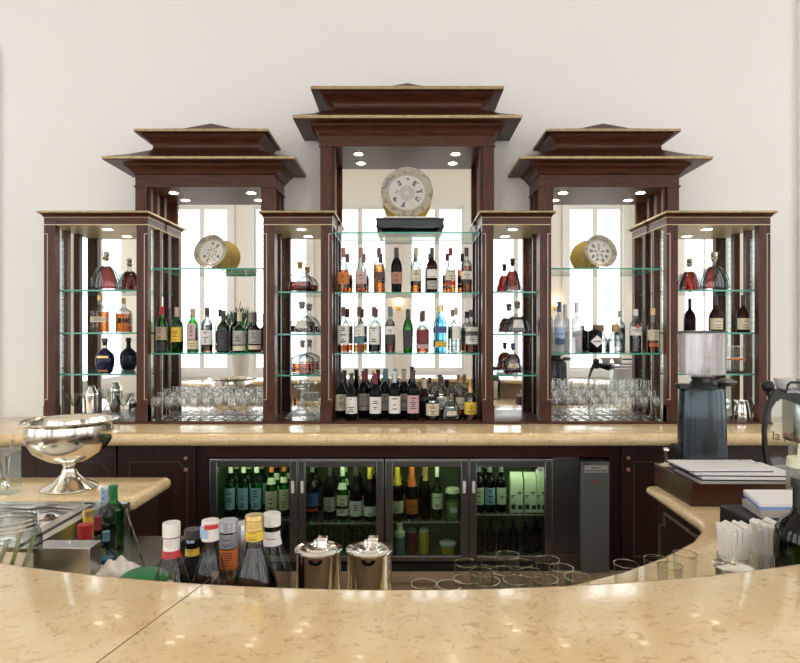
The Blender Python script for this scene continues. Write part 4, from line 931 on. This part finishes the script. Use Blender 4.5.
bm = B()
for q in range(3): tube(bm, [(rj*.86*math.cos(2*PI*i/24), rj*.86*math.sin(2*PI*i/24), .186+.012*q) for i in range(24)], .003, 6, closed=True)
obj('neck_ring', bm, 'rim', t)
for i in range(6):
    bm = B(); a = i*1.05; tube(bm, [(.030*math.cos(a)-.012, .030*math.sin(a), .010), (.036*math.cos(a), .036*math.sin(a), .07), (.036*math.cos(a)+.026, .040*math.sin(a), .140+.012*(i % 3))], [.004, .005, .005], 8)
    o = obj('lemongrass_stalk', bm, 'lime' if i % 2 else 'cream'); o.location = t.location + Vector((0, 0, .002)); tag(o, 'pale green stalk standing inside the glass jar at the bottom left', 'stalk', 'stalks inside the glass jar')
WZ = .7506
bottle('tall clear bottle with blue strip label at the left rail', 'bordeaux', (PX(105, 2.30), 2.30, WZ), .285, .040, 'frost', ('clear', .5), [(.80, .97, 'paleblue', 60), (.2, .5, 'frost', 60)], None, seed=140)
bottle('dark green bottle behind the clear bottle at the left rail', 'bordeaux', (PX(113.5, 2.44), 2.44, WZ), .252, .040, 'green', None, [(.15, .3, 'frost', 40)], (.78, 'green_plastic'), seed=141)
bottle('small bottle with yellow label and brown cap at the left rail', 'squat', (PX(97.5, 2.16), 2.16, WZ), .21, .033, 'dkgreen', None, [(.1, .5, 'yellow', 78, 'inkred')], (.78, 'burgundy'), seed=142)
bottle('teal blue bottle in front at the left rail', 'squat', (-1.035, 2.092, WZ), .178, .034, 'bluegls', ('teal', .5), [], (.84, 'teal'), seed=143)
for px, y, z, H, r, m1, m2, tx in ((89, 2.36, WZ, .177, .022, 'yellow', 'gold_cap', 'yellow tin with gold lid at the back of the left rail'), (85, 2.20, WZ, .172, .024, 'redlab', 'redlab', 'red lidded tin in front of the yellow tin')):
    t = thing('tin', tx, 'tin', (PX(px, y), y, z))
    bm = B(); lathe(bm, [(r, 0), (r, H*.88)], seg=20); obj('tin_body', bm, m1, t)
    bm = B(); lathe(bm, [(r*1.05, H*.88), (r*1.05, H), (r*.9, H)], seg=20); obj('lid', bm, m2, t)
t = B(); lathe(t, [(.062, 0), (.068, .012), (.068, .024), (.052, .036), (.01, .042)], seg=32, sy=1); o = obj('green_bowl', t, 'green_plastic'); o.location = (PX(143, 1.715), 1.715, LZ+.0006); tag(o, 'upturned bright green plastic bowl left of the bar bottles', 'bowl')
bm = B(); n = 18; V = []
rnd = random.Random(3)
for j in range(n+1):
    V.append([bm.verts.new((-.05+.10*i/n, -.05+.10*j/n, .004+.038*max(0, math.sin(PI*i/n)*math.sin(PI*j/n))**.6*(1+.22*math.sin(i*.8+j*.5)+.12*math.sin(j*1.1)) + rnd.uniform(0, .001))) for i in range(n+1)])
for j in range(n):
    for i in range(n): f = bm.faces.new((V[j][i], V[j][i+1], V[j+1][i+1], V[j+1][i])); f.smooth = True
o = obj('bar_cloth', bm, 'napkin'); s_ = o.modifiers.new('thick', 'SOLIDIFY'); s_.thickness = .003; s_.offset = 1; o.location = (PX(117, 1.80), 1.80, LZ+.001); tag(o, 'crumpled white bar cloth beside the green bowl', 'cloth')

# bottles standing right behind the bar
def neck_bottle(label, px, Y, topy, k, R, glass, liquid, labels, cap, seed, capr=1.08):
    H = PZ(topy, Y)-LZ-.001
    return bottle(label, k, (PX(px, Y), Y, LZ+.0006), H, R, glass, liquid, labels, (cap[0], cap[1], capr, 1), seed=seed)
FL = [(.92, 0), (1, .02), (1, .50), (.92, .56), (.70, .66), (.50, .74), (.42, .79), (.40, .84), (.40, 1)]
neck_bottle('clear flavoured vodka bottle with white cap and red berry neck label', 171.5, 1.365, 523.5, FL, .043, 'clear_light', None, [(.745, .80, 'redlab', 100, 'ink'), (.80, .895, 'white', 100, 'pink')], (.905, 'white'), 150)
neck_bottle('black bottle with blue tax strip and yellow neck band', 192.5, 1.46, 530, 'whisky', .045, 'black_glass', None, [(.76, .83, 'yellow', 90, 'ink'), (.89, .985, 'paleblue', 35)], (.92, 'ink'), 151, 1.1)
tb = neck_bottle('clear bottle with white cap and blue and red seal', 210.5, 1.365, 521, FL, .043, 'clear_light', None, [(.70, .76, 'frost', 60)], (.86, 'white'), 152)
bm = B(); H = PZ(521, 1.365)-LZ
label_band(bm, [(.52, 0), (.52, 1)], .885, .975, H, .043, arcdeg=30, seed=5); obj('tax_strip', bm, ['paleblue', 'white'], tb).rotation_euler = (0, 0, -.5)
bm = B(); label_band(bm, [(.53, 0), (.53, 1)], .955, .99, H, .043, arcdeg=40, seed=6, ink=False); obj('red_seal', bm, ['redlab'], tb).rotation_euler = (0, 0, .4)
neck_bottle('bottle with grey screw cap, silver neck foil and orange label', 228.5, 1.455, 521, [(.92, 0), (1, .02), (1, .34), (.9, .44), (.56, .52), (.50, .56), (.50, .88), (.50, 1)], .042, 'clear_light', ('amber', .5), [(.58, .76, 'orange', 100, 'brown'), (.77, .90, 'silver_cap', 100, 'bluelab')], (.915, 'silver_cap'), 153, 1.05)
bm = B(); lathe(bm, [(.020, 0), (.022, .004), (.022, .23), (.020, .235)], seg=24); o = obj('steel_tube', bm, 'steel'); o.location = (PX(242, 1.54), 1.54, LZ+.0006); tag(o, 'plain steel tube standing behind the gold capped bottle', 'tube')
neck_bottle('gold capped liqueur bottle with yellow band and dark red liquid', 254.5, 1.365, 516, [(.92, 0), (1, .02), (1, .46), (.92, .54), (.66, .66), (.44, .74), (.38, .79), (.36, 1)], .052, 'clear_light', ('redliq', .80), [(.83, .90, 'yellow', 100, 'ink')], (.905, 'gold_cap'), 154)
neck_bottle('clear bottle with white and red cap and confetti neck label', 272, 1.475, 514, FL, .047, 'clear_light', None, [(.74, .86, 'white', 100, 'inkred'), (.92, .955, 'redlab', 100, 'white')], (.905, 'white'), 155)
bpy.data.objects.get('cap')

# polished pitchers
def pitcher(px, label):
    Y = 1.40; r = .0525; H = PZ(551, Y)-LZ
    t = thing('steel_pitcher', label, 'pitcher', (PX(px, Y), Y, LZ+.0006))
    bm = B(); lathe(bm, [(r*.97, 0), (r, .004), (r*.99, H-.004), (r, H)], seg=48); obj('pitcher_body', bm, 'chrome', t)
    bm = B(); lathe(bm, [(r*1.0, H), (r*1.05, H+.002), (r*1.05, H+.005), (r*.86, H+.003), (r*.78, H+.007), (r*.55, H+.006), (r*.50, H+.010), (r*.20, H+.012)], seg=48); l_ = obj('lid', bm, 'chrome', t)
    bm = B(); box(bm, -.004, .020, .004, .026, H+.010, H+.028); box(bm, -.014, -.004, .008, .022, H+.010, H+.020); obj('lid_knob', bm, 'chrome', l_, bevel=.003)
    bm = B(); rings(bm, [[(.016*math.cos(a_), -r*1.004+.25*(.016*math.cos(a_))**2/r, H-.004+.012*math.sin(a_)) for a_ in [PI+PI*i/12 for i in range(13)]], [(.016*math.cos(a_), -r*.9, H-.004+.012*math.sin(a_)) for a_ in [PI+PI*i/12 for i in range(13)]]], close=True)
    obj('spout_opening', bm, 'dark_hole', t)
pitcher(318.5, 'polished steel pitcher with lid behind the bar, the left one of two')
pitcher(369.5, 'polished steel pitcher with lid behind the bar, the right one of two')

# tumblers behind the bar
tg = None
for (px, py) in ((466, 563), (507.6, 555), (521, 563), (547.5, 559.6), (561, 568), (482, 572), (493, 562.5), (503, 571), (531, 572.5), (545, 579), (516, 580), (487, 581), (466, 579), (450, 585), (577, 577), (424, 584), (626, 564), (656, 559), (670, 566), (685, 554)):
    Y = .62*600/(py-334); p = (PX(px, Y), Y, LZ+.0006)
    left = px < 600
    lb = 'clear thin tumbler in the cluster behind the middle of the bar' if left else 'clear thin tumbler in the small group behind the right of the bar'
    gr = 'tumblers clustered behind the middle of the bar' if left else 'tumblers behind the right of the bar'
    if tg is None: tg = tumbler(lb, p, .10, .0318, gr)
    else: dup(tg, p, lb, gr)

# napkin glasses, sugar jar, dark bottle
def napkin_glass(px, Y, label):
    t = thing('napkin_glass', label, 'glass', (PX(px, Y), Y, LZ+.0006))
    bm = B(); lathe(bm, [(.038, 0), (.042, .004), (.043, .12), (.040, .12), (.038, .008), (.001, .007)], seg=28, cap1=False); obj('glass_body', bm, 'stemware', t)
def napkins(px, Y, label, n, seed):
    rnd = random.Random(seed)
    bm = B()
    for i in range(n):
        x = -.030+.060*i/(n-1); top = .198+rnd.uniform(-.010, .008); fl = x*1.25+rnd.uniform(-.003, .003); hw = math.sqrt(max(0, .033**2-x*x))*.88+.003
        rings(bm, [[(x-.0027, -hw, .012), (x+.0027, -hw, .012), (x+.0027, hw, .012), (x-.0027, hw, .012)],
                   [(x*1.02-.0028, -hw*1.05, .12), (x*1.02+.0028, -hw*1.05, .12), (x*1.02+.0028, hw*1.05, .12), (x*1.02-.0028, hw*1.05, .12)],
                   [(fl-.0036, -hw*1.2, top-.004), (fl+.0036, -hw*1.2, top), (fl+.0036, hw*1.2, top), (fl-.0036, hw*1.2, top-.004)]])
    o = obj('napkin_bundle', bm, 'napkin'); o.location = (PX(px, Y), Y, LZ+.0006); tag(o, label, 'napkins')
napkin_glass(734, 1.63, 'clear glass holding napkins, left of two behind the right end of the bar')
napkins(734, 1.63, 'fan of folded white paper napkins in the left glass', 13, 1)
napkin_glass(767, 1.655, 'clear glass holding napkins, right of two next to the dark bottle')
napkins(767, 1.655, 'fan of folded white paper napkins in the right glass', 12, 2)
t = thing('sugar_jar', 'glass jar with a domed steel lid in front of the napkins', 'jar', (PX(733, 1.50), 1.50, LZ+.0006))
bm = B(); lathe(bm, [(.038, 0), (.040, .004), (.040, .138)], seg=28); obj('glass_body', bm, 'clear', t)
bm = B(); lathe(bm, [(.047, .138), (.047, .141), (.038, .145), (.012, .149), (.005, .150), (.005, .154), (.009, .158), (.004, .162)], seg=32); obj('lid', bm, 'silver', t)
t = bottle('large dark olive bottle with black cap at the right edge behind the bar', [(.92, 0), (1, .015), (1, .56), (.94, .64), (.75, .70), (.50, .74), (.42, .78), (.40, .80), (.40, 1)], (PX(806, 1.52), 1.52, LZ+.0006), .352, .072, 'dkgreen', ('darkliq', .2), [(.30, .55, 'lime', 35, 'dkgreen'), (.80, .94, 'darklab', 90, 'greylab')], (.94, 'machine_black', 1.15), seed=160)
bm = B(); label_band(bm, [(.42, 0), (.42, 1)], .83, .92, .352, .072, arcdeg=16, seed=3); obj('tax_strip', bm, ['paleblue', 'white'], t).rotation_euler = (0, 0, -.35)
t = bottle('squeeze bottle of pale yellow sauce right of the menus', [(.95, 0), (1, .02), (1, .62), (.96, .70), (.96, .72), (.9, .84), (.25, .86), (.14, 1)], (PX(801, 2.28), 2.28, LZ+.0006), .298, .050, 'hopper', ('sauce', .66), [], (.72, 'milk'), seed=161, name='squeeze_bottle')

# black box with folded papers
t = thing('black_box', 'matt black box under the blue edged papers on the right counter', 'box', (1.29, 2.06, LZ+.0006))
bm = B(); box(bm, -.12, .20, -.03, .16, 0, .090); obj('box_body', bm, 'matt_black', t, bevel=.006)
x0 = 1.285; zb = LZ+.0006+.0905
bm = B(); prism_z(bm, [(-.085, -.03), (.15, -.03), (.16, .12), (-.065, .12)], 0, .028); o = obj('card_box', bm, 'greylab', bevel=.002); o.location = (x0+.02, 2.075, zb); tag(o, 'flat grey card box lying under the blue edged papers', 'box')
t = thing('paper_stack', 'stack of white papers with a blue bottom edge on the black box', 'papers', (x0+.035, 2.10, zb+.0285))
bm = B(); prism_z(bm, [(-.105, -.055), (.14, -.055), (.15, .13), (-.055, .13)], 0, .010); obj('blue_sheets', bm, 'paper_blue', t)
bm = B(); prism_z(bm, [(-.103, -.052), (.14, -.052), (.15, .13), (-.055, .13)], .010, .022); obj('white_sheets', bm, 'paper', t)

# knock box, menus, tamper, grinder
KBZ = LZ+.0006
t = thing('knock_box', 'reddish brown wooden drawer box under the menus and coffee grinder', 'drawer box', (1.45, 2.68, KBZ))
bm = B(); box(bm, -.25, .18, -.18, .185, 0, .102); obj('box_body', bm, 'wood_box', t, bevel=.003)
bm = B(); box(bm, -.235, .165, -.165, .17, .102, .1035); obj('top_panel', bm, 'matt_black', t)
ZT = KBZ+.104
def menu(name, label, pts, z, th, mats):
    t = thing(name, label, 'menu', (1.45, 2.6, z))
    bm = B(); prism_z(bm, [(x-1.45, y-2.6) for x, y in pts], 0, th*.35); obj('cover', bm, mats[0], t)
    bm = B(); c = Vector((sum(p[0] for p in pts)/4-1.45, sum(p[1] for p in pts)/4-2.6))
    q = [((x-1.45-c.x)*.975+c.x, (y-2.6-c.y)*.975+c.y) for x, y in pts]
    prism_z(bm, q, th*.36, th); obj('pages', bm, mats[1], t)
    return t
menu('menu_folder', 'pale grey menu folder at the bottom of the pile', [(1.22, 2.46), (1.65, 2.46), (1.65, 2.70), (1.22, 2.70)], ZT+.0005, .010, ('greylab', 'greylab'))
menu('menu_folder', 'black menu with silvery page edge, second from the bottom of the pile', [(1.23, 2.47), (1.67, 2.455), (1.66, 2.70), (1.235, 2.70)], ZT+.011, .013, ('matt_black', 'paper'))
menu('menu_folder', 'black menu folder with blue white edge, just under the clipboard', [(1.21, 2.49), (1.62, 2.475), (1.62, 2.71), (1.20, 2.71)], ZT+.0245, .012, ('matt_black', 'paper'))
t = menu('clipboard', 'clipboard of white pages on top of the menu pile', [(1.195, 2.51), (1.55, 2.51), (1.58, 2.715), (1.19, 2.715)], ZT+.037, .010, ('matt_black', 'paper'))
bm = B(); tube(bm, [(.05, .09, .012), (.07, .05, .018), (.10, .0, .014), (.08, .03, .012)], .0022, 6); obj('clip', bm, 'steel', t)
t = thing('coffee_tamper', 'small steel coffee tamper standing on the back left corner of the drawer box', 'tamper', (PX(666.5, 2.80), 2.80, ZT+.0005))
bm = B(); lathe(bm, [(.030, 0), (.030, .006), (.012, .010), (.009, .018)], seg=24); obj('tamper_base', bm, 'cream', t)
bm = B(); lathe(bm, [(.009, .018), (.012, .05), (.011, .062), (.016, .068), (.016, .078), (.010, .086)], seg=20); obj('handle', bm, 'chrome', t)
YG = 2.79
t = thing('coffee_grinder', 'dark metallic blue coffee grinder with a clear bean hopper standing on the drawer box', 'coffee grinder', (PX(702, YG), YG, ZT+.0005))
zg = ZT+.0005; zb1 = PZ(388, YG)-zg; zh0 = PZ(374, YG)-zg; zh1 = PZ(333, YG)-zg
bm = B(); lathe(bm, [(.112, 0), (.114, .01), (.108, .06), (.106, zb1*.6), (.102, zb1-.012), (.094, zb1)], seg=40, sy=.66, pw=.8); obj('grinder_body', bm, 'machine_blue', t)
bm = B(); lathe(bm, [(.085, zb1), (.075, zb1+.012), (.060, zb1+.018), (.045, zh0-.03), (.05, zh0-.012)], seg=28, sy=.8); obj('collar', bm, 'machine_black', t)
bm = B(); box(bm, -.118, -.060, -.03, .03, zb1-.004, zb1+.022); obj('adjusting_knob', bm, 'machine_black', t, bevel=.005)
bm = B(); box(bm, -.135, -.108, -.02, .02, .085, .105); tube(bm, [(-.108, 0, .095), (-.15, -.01, .095)], .010, 8); obj('dose_lever', bm, 'matt_black', t)
bm = B(); lathe(bm, [(.050, zh0-.012), (.101, zh0), (.106, zh1)], seg=36, sy=.66, pw=.75, cap1=False, cap0=False); obj('hopper', bm, 'hopper', t)
bm = B(); lathe(bm, [(.104, zh1), (.108, zh1), (.108, zh1+.008), (.03, zh1+.012)], seg=36, sy=.66, pw=.75); obj('hopper_lid', bm, 'machine_black', t)
bm = B(); lathe(bm, [(.030, zb1+.01), (.050, zb1+.03), (.02, zb1+.045)], .105, -.01, 0, 16); tube(bm, [(.06, 0, zb1+.02), (.11, -.01, zb1+.02)], .012, 8); obj('doser_spout', bm, 'steel_dark', t)

# espresso machine (left end in frame)
YE = 2.80
def ex(px): return PX(px, YE)
def ez(py): return PZ(py, YE)
t = thing('espresso_machine', 'black espresso machine with a bowed side frame at the right edge', 'espresso machine', (2.0, YE, LZ+.0006))
outp = [(769, 476), (765.5, 462), (763.2, 446), (762.8, 430), (764.5, 415), (768.5, 401), (774, 389.5), (786, 391.5), (800, 393.5), (830, 396)]
inp = [(777, 476), (770, 461), (766.6, 446), (765.6, 431), (767.2, 418), (771.2, 407), (777, 398.5), (787, 400), (801, 405), (830, 412)]
def frame_strip(bm, A, Bp, y0, y1):
    a0 = [bm.verts.new((ex(p), y0, ez(q))) for p, q in A]; b0 = [bm.verts.new((ex(p), y0, ez(q))) for p, q in Bp]
    a1 = [bm.verts.new((ex(p), y1, ez(q))) for p, q in A]; b1 = [bm.verts.new((ex(p), y1, ez(q))) for p, q in Bp]
    n = len(A)
    for i in range(n-1):
        for u, v in ((a0, b0), (b0, b1), (b1, a1), (a1, a0)): bm.faces.new((u[i], u[i+1], v[i+1], v[i]))
    for i in (0, n-1): bm.faces.new((a0[i], b0[i], b1[i], a1[i]))
bm = B(); frame_strip(bm, outp, inp, YE-.01, YE+.012); obj('side_frame', bm, 'machine_black', t, True)
bm = B(); frame_strip(bm, [(p+.3, q) for p, q in inp[:7]], [(830, q) for p, q in inp[:7]], YE+.004, YE+.007); pn = obj('clear_panel', bm, 'pane', t, True)
text_mesh('lettering', 'la', .062, 'brown', t, (ex(776)-2.0, -.001, ez(436)-LZ), (PI/2, 0, 0))
text_mesh('lettering', 'Marzocco', .062, 'brown', t, (ex(800)-2.0+.045, -.001, ez(438)-LZ), (PI/2, 0, 0))
bm = B(); box(bm, 1.70, 2.24, YE-.07, YE+.14, LZ+.001, LZ+.08); obj('base_tray', bm, 'machine_black', t, True, bevel=.01)
bm = B(); box(bm, 1.86, 2.24, YE+.04, YE+.16, 1.10, 1.33); obj('boiler_housing', bm, 'steel', t, True, bevel=.02)
bm = B(); box(bm, 2.05, 2.2, YE+.05, YE+.15, LZ+.08, 1.10); obj('rear_leg', bm, 'steel', t, True)
bm = B(); box(bm, ex(783), 2.24, YE-.03, YE+.16, ez(392.8)+.002, ez(390)); obj('cup_tray', bm, 'steel_dark', t, True)
bm = B(); tube(bm, [(ex(784), YE-.02, ez(391)), (ex(785), YE-.02, ez(385)), (ex(788), YE-.02, ez(382)), (2.2, YE-.02, ez(384))], .006, 8); obj('cup_rail', bm, 'machine_black', t, True)
bm = B(); x, z = ex(775.5), ez(387)
lathe(bm, [(.001, -.030), (.020, -.024), (.028, -.008), (.028, .008), (.020, .022), (.001, .027)], x, YE+.06, z, 20, cap0=False, cap1=False); tube(bm, [(x, YE+.06, z-.028), (x, YE+.045, z-.06), (x+.03, YE+.02, z-.06)], .008, 8)
obj('steam_knob', bm, 'matt_black', t, True)
o = B(); lathe(o, [(.028, 0), (.038, .012), (.046, .05), (.043, .05), (.034, .012), (.001, .006)], seg=24, cap1=False); o = obj('coffee_cup', o, 'white'); o.location = (ex(794), YE+.07, ez(390)+.001); tag(o, 'white cup on top of the espresso machine, first from the knob', 'cup')
dup(o, (ex(794)+.105, YE+.07, ez(390)+.001), 'white cup on top of the espresso machine behind the first cup')

# potted plant standing at the left end of the bar (seen in the left tower mirror)
ang = -34.0; px_, py_ = OC[0]+3.27*math.sin(math.radians(ang)), OC[1]-3.27*math.cos(math.radians(ang))
t = thing('potted_plant', 'bushy green pot plant at the left end of the bar', 'plant', (px_, py_, 1.1006))
bm = B(); lathe(bm, [(.09, 0), (.12, .36), (.13, .36), (.13, .39), (.11, .39), (.10, .35)], seg=24); obj('pot', bm, 'white', t)
bm = B(); rnd = random.Random(9)
for i in range(900):
    a = rnd.uniform(0, 2*PI); u = math.sqrt(rnd.random()); hh = rnd.random()
    rad_ = .20*u*(.55+.45*math.sin(PI*min(1, .15+hh*.75))); base = Vector((rad_*math.cos(a), rad_*math.sin(a), .40+.42*hh*(1-.35*u)))
    d = Vector((math.cos(a)*u*.5+rnd.uniform(-.25, .25), math.sin(a)*u*.5+rnd.uniform(-.25, .25), 1)).normalized(); L = rnd.uniform(.05, .11)
    w_ = d.cross(Vector((rnd.uniform(-1, 1), rnd.uniform(-1, 1), .1))).normalized()*.006
    v = [bm.verts.new(q) for q in (base, base+d*L*.45+w_, base+d*L, base+d*L*.45-w_)]
    bm.faces.new(v)
for i in range(9):
    a = i*2.4; tube(bm, [(0, 0, .34), (.05*math.cos(a), .05*math.sin(a), .56), (.12*math.cos(a), .12*math.sin(a), .74)], .004, 5)
obj('foliage', bm, 'leaf', t)
